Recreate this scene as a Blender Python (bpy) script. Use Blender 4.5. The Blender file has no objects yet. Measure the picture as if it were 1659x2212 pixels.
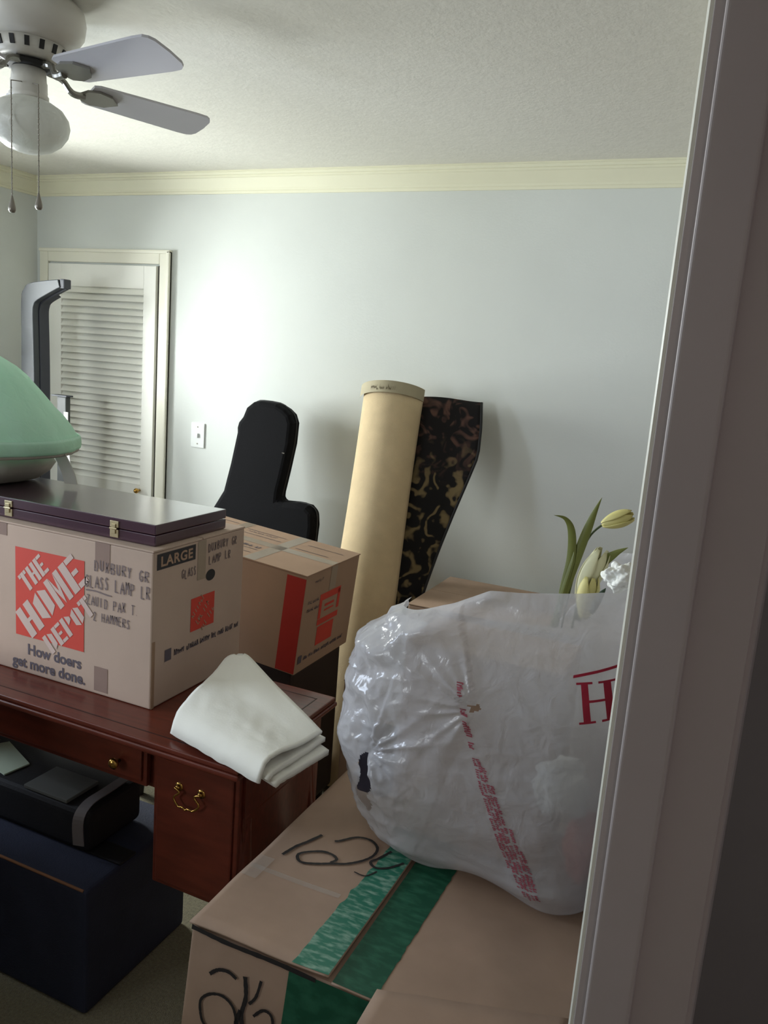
import bpy, bmesh, math, random
from mathutils import Vector, Matrix, noise
random.seed(7)
SC = bpy.context.scene
COL = SC.collection
PI = math.pi

# ------------------------------------------------------------------ materials
def lin(c):
    return c / 12.92 if c <= 0.04045 else ((c + 0.055) / 1.055) ** 2.4
def rgb(r, g, b):
    return (lin(r / 255), lin(g / 255), lin(b / 255), 1)
def mat(name, col, rough=0.6, var=0.08, scale=8.0, bump=0.0, bscale=60.0, metal=0.0, spec=0.5, sheen=0.0, coat=0.0):
    m = bpy.data.materials.new(name); m.use_nodes = True
    nt = m.node_tree; N = nt.nodes; L = nt.links
    p = N['Principled BSDF']
    p.inputs['Roughness'].default_value = rough
    p.inputs['Metallic'].default_value = metal
    p.inputs['Specular IOR Level'].default_value = spec
    if sheen: p.inputs['Sheen Weight'].default_value = sheen
    if coat:
        p.inputs['Coat Weight'].default_value = coat; p.inputs['Coat Roughness'].default_value = 0.15
    tc = N.new('ShaderNodeTexCoord')
    if var:
        nz = N.new('ShaderNodeTexNoise'); nz.inputs['Scale'].default_value = scale; nz.inputs['Detail'].default_value = 4
        L.new(tc.outputs['Object'], nz.inputs['Vector'])
        r = N.new('ShaderNodeValToRGB')
        r.color_ramp.elements[0].position = 0.3; r.color_ramp.elements[1].position = 0.7
        r.color_ramp.elements[0].color = tuple(c * (1 - var) for c in col[:3]) + (1,)
        r.color_ramp.elements[1].color = tuple(min(1, c * (1 + var)) for c in col[:3]) + (1,)
        L.new(nz.outputs['Fac'], r.inputs['Fac']); L.new(r.outputs['Color'], p.inputs['Base Color'])
    else:
        p.inputs['Base Color'].default_value = col
    if bump:
        b2 = N.new('ShaderNodeTexNoise'); b2.inputs['Scale'].default_value = bscale; b2.inputs['Detail'].default_value = 3
        L.new(tc.outputs['Object'], b2.inputs['Vector'])
        bp = N.new('ShaderNodeBump'); bp.inputs['Strength'].default_value = bump; bp.inputs['Distance'].default_value = 0.01
        L.new(b2.outputs['Fac'], bp.inputs['Height']); L.new(bp.outputs['Normal'], p.inputs['Normal'])
    return m
def stretch(m, vec):
    """put an anisotropic mapping in front of the colour noise (wood grain)"""
    nt = m.node_tree
    mp = nt.nodes.new('ShaderNodeMapping'); mp.inputs['Scale'].default_value = vec
    tc = [n for n in nt.nodes if n.type == 'TEX_COORD'][0]
    nz = [n for n in nt.nodes if n.type == 'TEX_NOISE'][0]
    nt.links.new(tc.outputs['Object'], mp.inputs['Vector']); nt.links.new(mp.outputs['Vector'], nz.inputs['Vector'])
    return m

M = {}
M['wall'] = mat('wall_paint', rgb(214, 218, 214), 0.75, 0.02, 3, 0.05, 120)
M['wall_taupe'] = mat('wall_taupe_paint', rgb(132, 124, 116), 0.8, 0.03, 3)  # for the unseen right and front walls, darkened to cut bounced light
M['ceiling'] = mat('ceiling_texture', rgb(220, 218, 208), 0.9, 0.03, 25, 0.12, 90)
M['crown'] = mat('crown_paint', rgb(230, 228, 202), 0.45, 0.02, 4)
M['trim'] = mat('trim_paint', rgb(234, 232, 216), 0.4, 0.02, 4)
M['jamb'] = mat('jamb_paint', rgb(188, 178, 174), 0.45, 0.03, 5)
M['hall'] = mat('hall_wall_paint', rgb(190, 186, 184), 0.8, 0.03, 3)
M['carpet'] = mat('carpet', rgb(142, 134, 104), 0.95, 0.25, 140, 0.8, 350, sheen=0.3)
M['louver'] = mat('louver_paint', rgb(242, 242, 234), 0.38, 0.02, 4)
M['dark'] = mat('dark_void', rgb(60, 60, 56), 0.9, 0.1)
M['plate'] = mat('switch_plastic', rgb(228, 232, 230), 0.35, 0.01)
M['fanwhite'] = mat('fan_enamel', rgb(214, 211, 203), 0.35, 0.02)
M['blade'] = mat('fan_blade', rgb(196, 194, 199), 0.45, 0.02)
M['vent'] = mat('fan_vent', rgb(40, 40, 40), 0.7, 0)
M['iron'] = mat('blade_iron', rgb(150, 148, 140), 0.25, 0.03, metal=0.6)
M['chain'] = mat('pull_chain', rgb(140, 134, 124), 0.35, 0.02, metal=0.5)
M['card'] = mat('cardboard_pale', rgb(188, 165, 148), 0.8, 0.05, 6, 0.04, 40)
M['card2'] = mat('cardboard_tan', rgb(170, 140, 116), 0.8, 0.05, 6, 0.04, 40)
M['card3'] = mat('cardboard_brown', rgb(174, 147, 126), 0.75, 0.10, 7, 0.22, 14)
M['cardedge'] = mat('cardboard_edge', rgb(150, 122, 98), 0.85, 0.1)
M['orange'] = mat('orange_print', rgb(206, 68, 52), 0.7, 0.05)
M['redprint'] = mat('red_print', rgb(176, 44, 34), 0.7, 0.05)
M['paleprint'] = mat('pale_print', rgb(206, 184, 174), 0.8, 0.03)
M['inkgrey'] = mat('grey_ink', rgb(92, 84, 92), 0.8, 0.05)
M['ink'] = mat('black_marker', rgb(38, 34, 34), 0.6, 0.05)
M['inkfaint'] = mat('faint_marker', rgb(122, 106, 104), 0.7, 0.05)
M['labelblack'] = mat('label_black', rgb(50, 48, 50), 0.7, 0.05)
M['packtape'] = mat('packing_tape', rgb(150, 128, 118), 0.25, 0.05)
M['packtape2'] = mat('packing_tape_tan', rgb(158, 142, 124), 0.3, 0.05)
M['case'] = mat('case_leatherette', rgb(60, 27, 48), 0.22, 0.05, 20, spec=0.8, coat=1.0)
M['brass'] = mat('latch_brass', rgb(200, 186, 150), 0.3, 0.05, metal=0.9)
M['hbrass'] = mat('handle_brass', rgb(190, 150, 80), 0.22, 0.05, metal=1.0)
M['desk'] = stretch(mat('mahogany', rgb(96, 41, 28), 0.32, 0.22, 7, 0.0, spec=0.4, coat=0.35), (1.2, 14, 6))
M['inlay'] = mat('inlay_dark', rgb(48, 20, 14), 0.4, 0.05)
M['cloth'] = mat('white_cotton', rgb(236, 234, 222), 0.85, 0.02, 6, 0.05, 200, sheen=0.2)
M['trunk'] = mat('navy_fabric', rgb(42, 47, 68), 0.8, 0.15, 9, 0.2, 250)
M['piping'] = mat('tan_piping', rgb(150, 106, 78), 0.7, 0.1)
M['blackbag'] = mat('black_nylon', rgb(20, 18, 22), 0.7, 0.1, 10, 0.1, 200)
M['strapgrey'] = mat('grey_webbing', rgb(128, 122, 124), 0.6, 0.1)
M['greypad'] = mat('grey_pad', rgb(106, 108, 104), 0.8, 0.05)
M['greenpaper'] = mat('pale_green_paper', rgb(206, 222, 196), 0.7, 0.02)
M['gigbag'] = mat('gig_bag_nylon', rgb(10, 10, 14), 0.85, 0.12, 12, 0.1, 200, spec=0.15)
M['gigpipe'] = mat('gig_bag_piping', rgb(14, 14, 17), 0.5, 0)
M['jute'] = mat('rug_backing', rgb(208, 186, 148), 0.9, 0.05, 18, 0.25, 400)
M['bind'] = mat('rug_label_strip', rgb(170, 160, 132), 0.7, 0.05)
M['bindtext'] = mat('rug_label_ink', rgb(96, 84, 58), 0.7, 0.05)
M['greywrap'] = mat('grey_wrap', rgb(170, 166, 156), 0.6, 0.05, 6, 0.1, 30)
M['whitestrap'] = mat('white_strap', rgb(190, 188, 190), 0.6, 0.03)
M['frame'] = mat('grey_frame_paint', rgb(60, 65, 71), 0.5, 0.04, 5)
M['framedark'] = mat('grey_frame_channel', rgb(62, 64, 74), 0.6, 0.05)
M['post'] = mat('grey_post', rgb(58, 61, 62), 0.55, 0.05)
M['leaf'] = mat('leaf_green', rgb(118, 124, 56), 0.5, 0.15, 12)
M['darkleaf'] = mat('dark_leaf_green', rgb(40, 62, 34), 0.5, 0.1)
M['stem'] = mat('stem_green', rgb(70, 84, 44), 0.5, 0.1)
M['petal'] = mat('yellow_petal', rgb(208, 198, 126), 0.6, 0.06)
M['palepetal'] = mat('pale_yellow_petal', rgb(216, 212, 170), 0.6, 0.06)
M['tissue'] = mat('white_tissue', rgb(236, 236, 228), 0.8, 0.03)
M['coral'] = mat('coral_fabric', rgb(206, 110, 92), 0.8, 0.05)
M['darkgrey'] = mat('dark_grey_plastic', rgb(70, 68, 84), 0.4, 0.05)
M['redink'] = mat('red_bag_ink', rgb(172, 28, 56), 0.5, 0.03)
M['pinkink'] = mat('faded_red_bag_ink', rgb(166, 86, 100), 0.5, 0.1)
M['darkbrown'] = mat('dark_brown_leather', rgb(44, 32, 28), 0.5, 0.1)

# green masking tape: mottled, pale where the adhesive lets go
def mottled(name, a, b, scale, lo, hi, rough):
    m = mat(name, a, rough, 0.1, scale); r = [n for n in m.node_tree.nodes if n.type == 'VALTORGB'][0]
    r.color_ramp.elements[0].color = a; r.color_ramp.elements[1].color = b
    r.color_ramp.elements[0].position = lo; r.color_ramp.elements[1].position = hi
    return m
M['greentape'] = stretch(mottled('green_tape_crinkled', rgb(38, 120, 96), rgb(146, 182, 162), 46, 0.46, 0.72, 0.4), (0.8, 2.2, 1))
M['greentape2'] = stretch(mottled('green_tape', rgb(18, 84, 60), rgb(56, 122, 94), 30, 0.45, 0.8, 0.45), (0.8, 2.2, 1))

def plastic(name, base, transl, transp, rough):
    m = bpy.data.materials.new(name); m.use_nodes = True
    N = m.node_tree.nodes; L = m.node_tree.links; p = N['Principled BSDF']; out = N['Material Output']
    p.inputs['Base Color'].default_value = base; p.inputs['Roughness'].default_value = rough
    p.inputs['Specular IOR Level'].default_value = 0.7
    t = N.new('ShaderNodeBsdfTranslucent'); t.inputs['Color'].default_value = base
    x = N.new('ShaderNodeBsdfTransparent')
    a = N.new('ShaderNodeMixShader'); a.inputs['Fac'].default_value = transl
    b = N.new('ShaderNodeMixShader'); b.inputs['Fac'].default_value = transp
    L.new(p.outputs[0], a.inputs[1]); L.new(t.outputs[0], a.inputs[2])
    L.new(a.outputs[0], b.inputs[1]); L.new(x.outputs[0], b.inputs[2]); L.new(b.outputs[0], out.inputs['Surface'])
    tc = N.new('ShaderNodeTexCoord'); nz = N.new('ShaderNodeTexNoise'); nz.inputs['Scale'].default_value = 26; nz.inputs['Detail'].default_value = 4
    nz.inputs['Distortion'].default_value = 0.8
    bp = N.new('ShaderNodeBump'); bp.inputs['Strength'].default_value = 0.35; bp.inputs['Distance'].default_value = 0.01
    L.new(tc.outputs['Object'], nz.inputs['Vector']); L.new(nz.outputs['Fac'], bp.inputs['Height']); L.new(bp.outputs['Normal'], p.inputs['Normal'])
    return m
M['bag'] = plastic('white_plastic_film', rgb(222, 222, 226), 0.3, 0.26, 0.17)
M['cleartape'] = plastic('clear_tape', rgb(220, 214, 206), 0.2, 0.7, 0.12)
M['mint'] = plastic('mint_fabric', rgb(220, 246, 232), 0.5, 0.0, 0.8)
M['globe'] = plastic('frosted_glass', rgb(218, 218, 212), 0.45, 0.0, 0.3)

def glass(name):
    m = bpy.data.materials.new(name); m.use_nodes = True
    N = m.node_tree.nodes; L = m.node_tree.links; out = N['Material Output']
    N.remove(N['Principled BSDF'])
    x = N.new('ShaderNodeBsdfTransparent'); g = N.new('ShaderNodeBsdfGlossy'); g.inputs['Roughness'].default_value = 0.02
    f = N.new('ShaderNodeFresnel'); f.inputs['IOR'].default_value = 1.45
    b = N.new('ShaderNodeMixShader'); L.new(f.outputs[0], b.inputs['Fac']); L.new(x.outputs[0], b.inputs[1]); L.new(g.outputs[0], b.inputs[2])
    L.new(b.outputs[0], out.inputs['Surface']); return m
M['glass'] = glass('window_glass')

def rug_pile():
    m = bpy.data.materials.new('rug_pile_black_scroll'); m.use_nodes = True
    N = m.node_tree.nodes; L = m.node_tree.links; p = N['Principled BSDF']; p.inputs['Roughness'].default_value = 0.95
    tc = N.new('ShaderNodeTexCoord')
    n1 = N.new('ShaderNodeTexNoise'); n1.inputs['Scale'].default_value = 13; n1.inputs['Detail'].default_value = 1.0; n1.inputs['Distortion'].default_value = 2.2
    L.new(tc.outputs['Object'], n1.inputs['Vector'])
    wv = N.new('ShaderNodeTexWave'); wv.inputs['Scale'].default_value = 5; wv.inputs['Distortion'].default_value = 15; wv.inputs['Detail'].default_value = 1.6; wv.inputs['Detail Scale'].default_value = 2.0
    L.new(tc.outputs['Object'], wv.inputs['Vector'])
    n3 = N.new('ShaderNodeTexNoise'); n3.inputs['Scale'].default_value = 16; n3.inputs['Detail'].default_value = 2; L.new(tc.outputs['Object'], n3.inputs['Vector'])
    r3 = N.new('ShaderNodeMapRange'); r3.inputs[1].default_value = .34; r3.inputs[2].default_value = .52; L.new(n3.outputs['Fac'], r3.inputs[0])
    ml = N.new('ShaderNodeMath'); ml.operation = 'MULTIPLY'; L.new(wv.outputs['Fac'], ml.inputs[0]); L.new(r3.outputs[0], ml.inputs[1])
    r = N.new('ShaderNodeValToRGB'); r.color_ramp.elements[0].position = 0.50; r.color_ramp.elements[0].color = rgb(13, 10, 10)
    r.color_ramp.elements[1].position = 0.92; r.color_ramp.elements[1].color = rgb(118, 102, 70)
    L.new(ml.outputs[0], r.inputs['Fac'])
    # upper part is browner, lower more ochre: two woven colours split by height
    sx = N.new('ShaderNodeSeparateXYZ'); L.new(tc.outputs['Object'], sx.inputs[0])
    mr = N.new('ShaderNodeMapRange'); mr.inputs[1].default_value = 1.15; mr.inputs[2].default_value = 1.35
    L.new(sx.outputs['Z'], mr.inputs[0])
    r2 = N.new('ShaderNodeValToRGB'); r2.color_ramp.elements[0].position = 0.52; r2.color_ramp.elements[0].color = rgb(15, 10, 11)
    r2.color_ramp.elements[1].position = 0.7; r2.color_ramp.elements[1].color = rgb(88, 62, 52)
    L.new(n1.outputs['Fac'], r2.inputs['Fac'])
    mx = N.new('ShaderNodeMix'); mx.data_type = 'RGBA'
    L.new(mr.outputs[0], mx.inputs['Factor']); L.new(r.outputs['Color'], mx.inputs[6]); L.new(r2.outputs['Color'], mx.inputs[7])
    L.new(mx.outputs[2], p.inputs['Base Color'])
    return m
M['pile'] = rug_pile()

# ------------------------------------------------------------------ mesh helpers (everything is modelled in world metres)
def wloc(o):
    v = Vector((0, 0, 0))
    while o is not None:
        v += o.location; o = o.parent
    return v
def obj(name, bm, m, parent=None, smooth=False, kind=None, label=None, solid=None, bevel=None, subd=0):
    bmesh.ops.recalc_face_normals(bm, faces=bm.faces[:])
    me = bpy.data.meshes.new(name); bm.to_mesh(me); bm.free()
    if parent is not None: me.transform(Matrix.Translation(-wloc(parent)))
    me.materials.append(m)
    if smooth: me.polygons.foreach_set('use_smooth', [True] * len(me.polygons))
    o = bpy.data.objects.new(name, me); COL.objects.link(o); o.parent = parent
    if kind: o['kind'] = kind
    if label: o['label'] = label
    if bevel:
        b = o.modifiers.new('bevel', 'BEVEL'); b.width = bevel; b.segments = 3; b.limit_method = 'ANGLE'; b.angle_limit = 0.6
    if solid:
        s = o.modifiers.new('thickness', 'SOLIDIFY'); s.thickness = solid; s.offset = 0
    if subd:
        s = o.modifiers.new('subdivision', 'SUBSURF'); s.levels = subd; s.render_levels = subd
    return o
def tag(o, label, cat, group=None):
    o['label'] = label; o['category'] = cat
    if group: o['group'] = group
    return o
def thing(name, label, cat, loc, group=None):
    o = bpy.data.objects.new(name, None); COL.objects.link(o); o.location = loc
    o.empty_display_size = 0.05
    return tag(o, label, cat, group)
def struct(name, bm, m, parent=None, **k):
    return obj(name, bm, m, parent, kind='structure', **k)

def new(): return bmesh.new()
def box(bm, x0, x1, y0, y1, z0, z1, bev=0.0, seg=2):
    r = bmesh.ops.create_cube(bm, size=1.0)
    vs = r['verts']
    for v in vs:
        v.co = Vector((x0 + (v.co.x + .5) * (x1 - x0), y0 + (v.co.y + .5) * (y1 - y0), z0 + (v.co.z + .5) * (z1 - z0)))
    if bev:
        es = list({e for v in vs for e in v.link_edges})
        bmesh.ops.bevel(bm, geom=es, offset=bev, segments=seg, affect='EDGES', profile=0.6)
    return bm
def B(*a, **k): return box(new(), *a, **k)
def tube(bm, pts, r, n=8, closed=False, caps=True):
    pts = [Vector(p) for p in pts]; rings = []
    rr = r if isinstance(r, (list, tuple)) else [r] * len(pts)
    prev = None
    for i, p in enumerate(pts):
        a = pts[max(0, i - 1)]; b = pts[min(len(pts) - 1, i + 1)]
        t = (b - a).normalized() if (b - a).length > 1e-9 else Vector((0, 0, 1))
        if prev is None:
            u = t.orthogonal().normalized()
        else:
            u = (prev - t * prev.dot(t)).normalized()
        prev = u; w = t.cross(u)
        rings.append([bm.verts.new(p + (u * math.cos(2 * PI * k / n) + w * math.sin(2 * PI * k / n)) * rr[i]) for k in range(n)])
    for i in range(len(rings) - 1):
        for k in range(n):
            bm.faces.new((rings[i][k], rings[i][(k + 1) % n], rings[i + 1][(k + 1) % n], rings[i + 1][k]))
    if caps:
        bm.faces.new(rings[0][::-1]); bm.faces.new(rings[-1])
    return bm
def lathe(bm, prof, c, n=48, fn=None, cap0=True, cap1=True):
    rings = []
    for (r, z) in prof:
        ring = []
        for k in range(n):
            a = 2 * PI * k / n; rr = r * (fn(a, z) if fn else 1)
            ring.append(bm.verts.new((c[0] + rr * math.cos(a), c[1] + rr * math.sin(a), z)))
        rings.append(ring)
    for i in range(len(rings) - 1):
        for k in range(n):
            bm.faces.new((rings[i][k], rings[i][(k + 1) % n], rings[i + 1][(k + 1) % n], rings[i + 1][k]))
    if cap0: bm.faces.new(rings[0][::-1])
    if cap1: bm.faces.new(rings[-1])
    return bm
def prism(bm, poly, f0, f1):
    """poly: list of 2D; f0/f1 map a 2D point to the two end caps"""
    a = [bm.verts.new(f0(*p)) for p in poly]; b = [bm.verts.new(f1(*p)) for p in poly]
    n = len(poly)
    for i in range(n): bm.faces.new((a[i], a[(i + 1) % n], b[(i + 1) % n], b[i]))
    bm.faces.new(a[::-1]); bm.faces.new(b)
    return bm
def quad(bm, pts):
    bm.faces.new([bm.verts.new(p) for p in pts]); return bm
def grid(bm, nu, nv, f, closed=False):
    V = [[bm.verts.new(f(i / (nu if closed else nu - 1), j / (nv - 1))) for i in range(nu)] for j in range(nv)]
    for j in range(nv - 1):
        for i in range(nu if closed else nu - 1):
            k = (i + 1) % nu
            bm.faces.new((V[j][i], V[j][k], V[j + 1][k], V[j + 1][i]))
    return V
def catmull(pts, n=8, closed=False):
    P = [Vector(p) for p in pts]; out = []
    m = len(P)
    for i in range(m if closed else m - 1):
        p0 = P[(i - 1) % m] if closed or i > 0 else P[0]
        p1 = P[i]; p2 = P[(i + 1) % m]
        p3 = P[(i + 2) % m] if closed or i + 2 < m else P[-1]
        for k in range(n):
            t = k / n
            out.append(0.5 * ((2 * p1) + (p2 - p0) * t + (2 * p0 - 5 * p1 + 4 * p2 - p3) * t * t + (3 * p1 - p0 - 3 * p2 + p3) * t ** 3))
    if not closed: out.append(P[-1])
    return out

# printing and handwriting on surfaces: 2D shapes sent through a map f(u, v) -> world point
def stroke(bm, pts, w, f):
    pts = [Vector((p[0], p[1])) for p in pts]
    L = []; R = []
    for i, p in enumerate(pts):
        d = pts[min(i + 1, len(pts) - 1)] - pts[max(i - 1, 0)]
        d = d.normalized() if d.length > 1e-9 else Vector((1, 0))
        nrm = Vector((-d.y, d.x)); ww = w * (0.50 + 0.16 * random.random())
        L.append(bm.verts.new(f(*(p + nrm * ww)))); R.append(bm.verts.new(f(*(p - nrm * ww))))
    for i in range(len(pts) - 1): bm.faces.new((L[i], L[i + 1], R[i + 1], R[i]))
    return bm
GL = {'A': [[(0, 0), (.45, 1), (.9, 0)], [(.2, .4), (.7, .4)]], 'B': [[(0, 0), (0, 1), (.6, .9), (.6, .6), (0, .5), (.7, .35), (.6, .05), (0, 0)]],
      'D': [[(0, 0), (0, 1), (.6, .8), (.7, .4), (.5, .05), (0, 0)]], 'G': [[(.7, .85), (.4, 1), (.05, .7), (.05, .25), (.4, 0), (.7, .2), (.7, .45), (.4, .45)]],
      'H': [[(0, 0), (0, 1)], [(.7, 0), (.7, 1)], [(0, .5), (.7, .5)]], 'I': [[(.2, 0), (.2, 1)]], 'L': [[(0, 1), (0, 0), (.6, 0)]],
      'M': [[(0, 0), (.1, 1), (.4, .4), (.7, 1), (.8, 0)]], 'N': [[(0, 0), (0, 1), (.6, 0), (.6, 1)]], 'P': [[(0, 0), (0, 1), (.6, .9), (.6, .6), (0, .45)]],
      'R': [[(0, 0), (0, 1), (.6, .9), (.6, .6), (0, .5), (.65, 0)]], 'S': [[(.6, .85), (.3, 1), (.05, .75), (.5, .4), (.5, .1), (.2, 0), (0, .15)]],
      'T': [[(.3, 0), (.3, 1)], [(0, 1), (.7, 1)]], 'U': [[(0, 1), (.05, .15), (.35, 0), (.6, .15), (.65, 1)]], 'X': [[(0, 0), (.6, 1)], [(0, 1), (.6, 0)]],
      'Y': [[(0, 1), (.3, .5), (.6, 1)], [(.3, .5), (.25, 0)]], 'Z': [[(0, 1), (.6, 1), (0, 0), (.7, 0)]], 'E': [[(.6, 1), (0, 1), (0, 0), (.6, 0)], [(0, .5), (.5, .5)]],
      '2': [[(0, .8), (.3, 1), (.6, .75), (0, 0), (.65, 0)]], '.': [[(.1, 0), (.2, .02)]], ' ': [], 'C': [[(.6, .85), (.3, 1), (.02, .6), (.1, .1), (.4, 0), (.65, .15)]],
      'O': [[(.3, 1), (0, .6), (.1, .1), (.4, 0), (.65, .4), (.55, .9), (.3, 1)]]}
def handwrite(bm, text, u, v, h, width, w, f, slope=0.0):
    adv = width / len(text)
    for i, ch in enumerate(text):
        j = (random.random() - .5) * h * .15
        for s in GL.get(ch, []):
            pts = [(u + adv * (i + .8 * a), v + j + b * h + slope * adv * (i + .8 * a)) for a, b in s]
            dense = []
            for k in range(len(pts) - 1):
                for t in range(3): dense.append((pts[k][0] + (pts[k + 1][0] - pts[k][0]) * t / 3, pts[k][1] + (pts[k + 1][1] - pts[k][1]) * t / 3))
            dense.append(pts[-1]); stroke(bm, dense, w, f)
    return bm
def write(text, u, v, h, width, w, f, m, par):
    adv = width / len(text); k = 0
    for wd_ in text.split(' '):
        obj('handwriting', handwrite(new(), wd_, u + adv * k, v, h, adv * len(wd_), w, f), m, par); k += len(wd_) + 1
def squiggle(bm, u, v, h, width, w, f, step=None, slope=0.0):
    """an unreadable line of fine print: little upright ticks grouped into words"""
    step = step or h * .55; x = 0; k = 0; word = random.randint(3, 7)
    while x < width:
        if k == word: x += step; k = 0; word = random.randint(3, 8); continue
        hh = h * random.uniform(.55, 1); yy = v + slope * x
        stroke(bm, [(u + x, yy), (u + x + step * .15, yy + hh)], w, f)
        if random.random() < .7: stroke(bm, [(u + x, yy + hh * random.choice((0, .5, 1))), (u + x + step * .7, yy + hh * random.choice((0, .5, 1)))], w, f)
        x += step; k += 1
    return bm
def lettering(bm, text, size, f, bold=0.0, spacing=1.0, align='LEFT', sx=1.0):
    cu = bpy.data.curves.new('lettering', 'FONT'); cu.body = text; cu.size = size; cu.offset = bold; cu.space_character = spacing; cu.align_x = align
    cu.resolution_u = 4
    o = bpy.data.objects.new('lettering', cu); COL.objects.link(o)
    bpy.context.view_layer.update()
    me = bpy.data.meshes.new_from_object(o.evaluated_get(bpy.context.evaluated_depsgraph_get()))
    bpy.data.objects.remove(o); bpy.data.curves.remove(cu)
    vs = [bm.verts.new(f(v.co.x * sx, v.co.y)) for v in me.vertices]
    for p in me.polygons:
        try: bm.faces.new([vs[i] for i in p.vertices])
        except ValueError: pass
    bpy.data.meshes.remove(me)
    return bm
def rect(bm, u0, u1, v0, v1, f, nu=1, nv=1):
    for i in range(nu):
        for j in range(nv):
            a, b = u0 + (u1 - u0) * i / nu, u0 + (u1 - u0) * (i + 1) / nu
            c, d = v0 + (v1 - v0) * j / nv, v0 + (v1 - v0) * (j + 1) / nv
            quad(bm, [f(a, c), f(b, c), f(b, d), f(a, d)])
    return bm

# ------------------------------------------------------------------ camera
R = ((0.9098111112592315, 0.1434744628383678, -0.38943397430435384),
     (0.40803413319314347, -0.13775511334298432, 0.9025140857056924),
     (0.07584120238077974, -0.9800196973842431, -0.1838736108318272))
H = 1.63
cam = bpy.data.cameras.new('camera'); co = bpy.data.objects.new('camera', cam); COL.objects.link(co)
mw = Matrix.Identity(4)
for i in range(3):
    mw[i][0] = R[i][0]; mw[i][1] = -R[i][1]; mw[i][2] = -R[i][2]
mw[2][3] = H
co.matrix_world = mw
cam.sensor_fit = 'HORIZONTAL'; cam.sensor_width = 36.0; cam.lens = 1725 / 1659 * 36.0; cam.clip_start = 0.02
SC.camera = co

# ------------------------------------------------------------------ room shell
XL, XR, YB, YF, ZC = -3.55, -.0765, 3.29, -1.30, 2.44   # left wall, right wall (room face), back wall, front wall, ceiling
XH = .040                                             # hall face of the right wall, which holds the doorway
DY_0, DY_1, DH = -.035, .850, 2.07                      # doorway, from near jamb to far jamb
struct('floor', B(XL - .1, 1.35, YF - .1, YB + .1, -.1, 0), M['carpet'])
struct('ceiling', B(XL - .1, XR + .06, YF - .1, YB + .1, ZC, ZC + .1), M['ceiling'])
struct('wall_back', B(XL - .1, XH, YB, YB + .1, 0, ZC), M['wall'])
FW0, FW1 = -3.20, -2.20; WINS = ((0.20, 1.20), (2.02, 2.74)); WZ0, WZ1 = 0.98, 2.10     # window openings: two in the left wall (y ranges), one added in the front wall for its light (x range)
bm = new(); ya = YF
for (a, b) in WINS:
    box(bm, XL - .1, XL, ya, a, 0, ZC); box(bm, XL - .1, XL, a, b, 0, WZ0); box(bm, XL - .1, XL, a, b, WZ1, ZC); ya = b
box(bm, XL - .1, XL, ya, YB, 0, ZC)
struct('wall_left', bm, M['wall'])
bm = new()
box(bm, XL - .1, FW0, YF - .1, YF, 0, ZC); box(bm, FW1, XH, YF - .1, YF, 0, ZC); box(bm, FW0, FW1, YF - .1, YF, 0, WZ0); box(bm, FW0, FW1, YF - .1, YF, WZ1, ZC)
struct('wall_front', bm, M['wall_taupe'])
bm = new()
box(bm, XR, XH, DY_1 + .02, YB, 0, ZC); box(bm, XR, XH, YF, DY_0 - .02, 0, ZC); box(bm, XR, XH, DY_0 - .02, DY_1 + .02, DH + .02, ZC)
struct('wall_right', bm, M['wall_taupe'])
# the hall the camera reaches in from
struct('wall_hall_right', B(1.25, 1.35, YF, 2.1, 0, ZC), M['hall'])
struct('wall_hall_back', B(XH, 1.25, 2.0, 2.1, 0, ZC), M['hall'])
struct('wall_hall_front', B(XH, 1.35, YF - .1, YF, 0, ZC), M['hall'])
struct('ceiling_hall', B(XH - .02, 1.35, YF - .1, 2.1, ZC, ZC + .1), M['hall'])
# the two windows: one drawing, placed in the left wall and, as an added light source, in the front wall
def window(name, wid, f):
    """u along the wall, d out of the room, z up; f maps (u, d, z) to the world"""
    def boxes(lst, bev=0.0):
        bm = new()
        for q in lst: box(bm, *q, bev)
        for v in bm.verts: v.co = Vector(f(*v.co))
        return bm
    fr = [(0, .05, .035, .085, WZ0, WZ1), (wid - .05, wid, .035, .085, WZ0, WZ1), (.05, wid - .05, .035, .085, WZ0, WZ0 + .05), (.05, wid - .05, .035, .085, WZ1 - .05, WZ1), (.05, wid - .05, .035, .085, 1.51, 1.55)]
    w = struct(name, boxes(fr), M['trim'])
    struct(name + '_pane', boxes([(.05, wid - .05, .058, .062, WZ0 + .05, WZ1 - .05)]), M['glass'], w)
    struct(name + '_casing', boxes([(-.07, 0, -.018, 0, WZ0 - .07, WZ1 + .07), (wid, wid + .07, -.018, 0, WZ0 - .07, WZ1 + .07), (0, wid, -.018, 0, WZ1, WZ1 + .07), (-.07, wid + .07, -.04, 0, WZ0 - .03, WZ0)], .004), M['trim'], w)
for k, (a, b) in enumerate(WINS): window('window_%d' % (k + 1), b - a, lambda u, d, z, a=a: (XL - d, a + u, z))
window('window_3', FW1 - FW0, lambda u, d, z: (FW0 + u, YF - d, z))  # unseen window added so its light lifts the far corner
# baseboards
bm = new(); box(bm, -2.65, XR, YB - .014, YB, 0, .11, .004); struct('baseboard_back', bm, M['trim'])
bm = new(); box(bm, XL, XL + .014, YF, YB, 0, .11, .004); struct('baseboard_left', bm, M['trim'])
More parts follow.
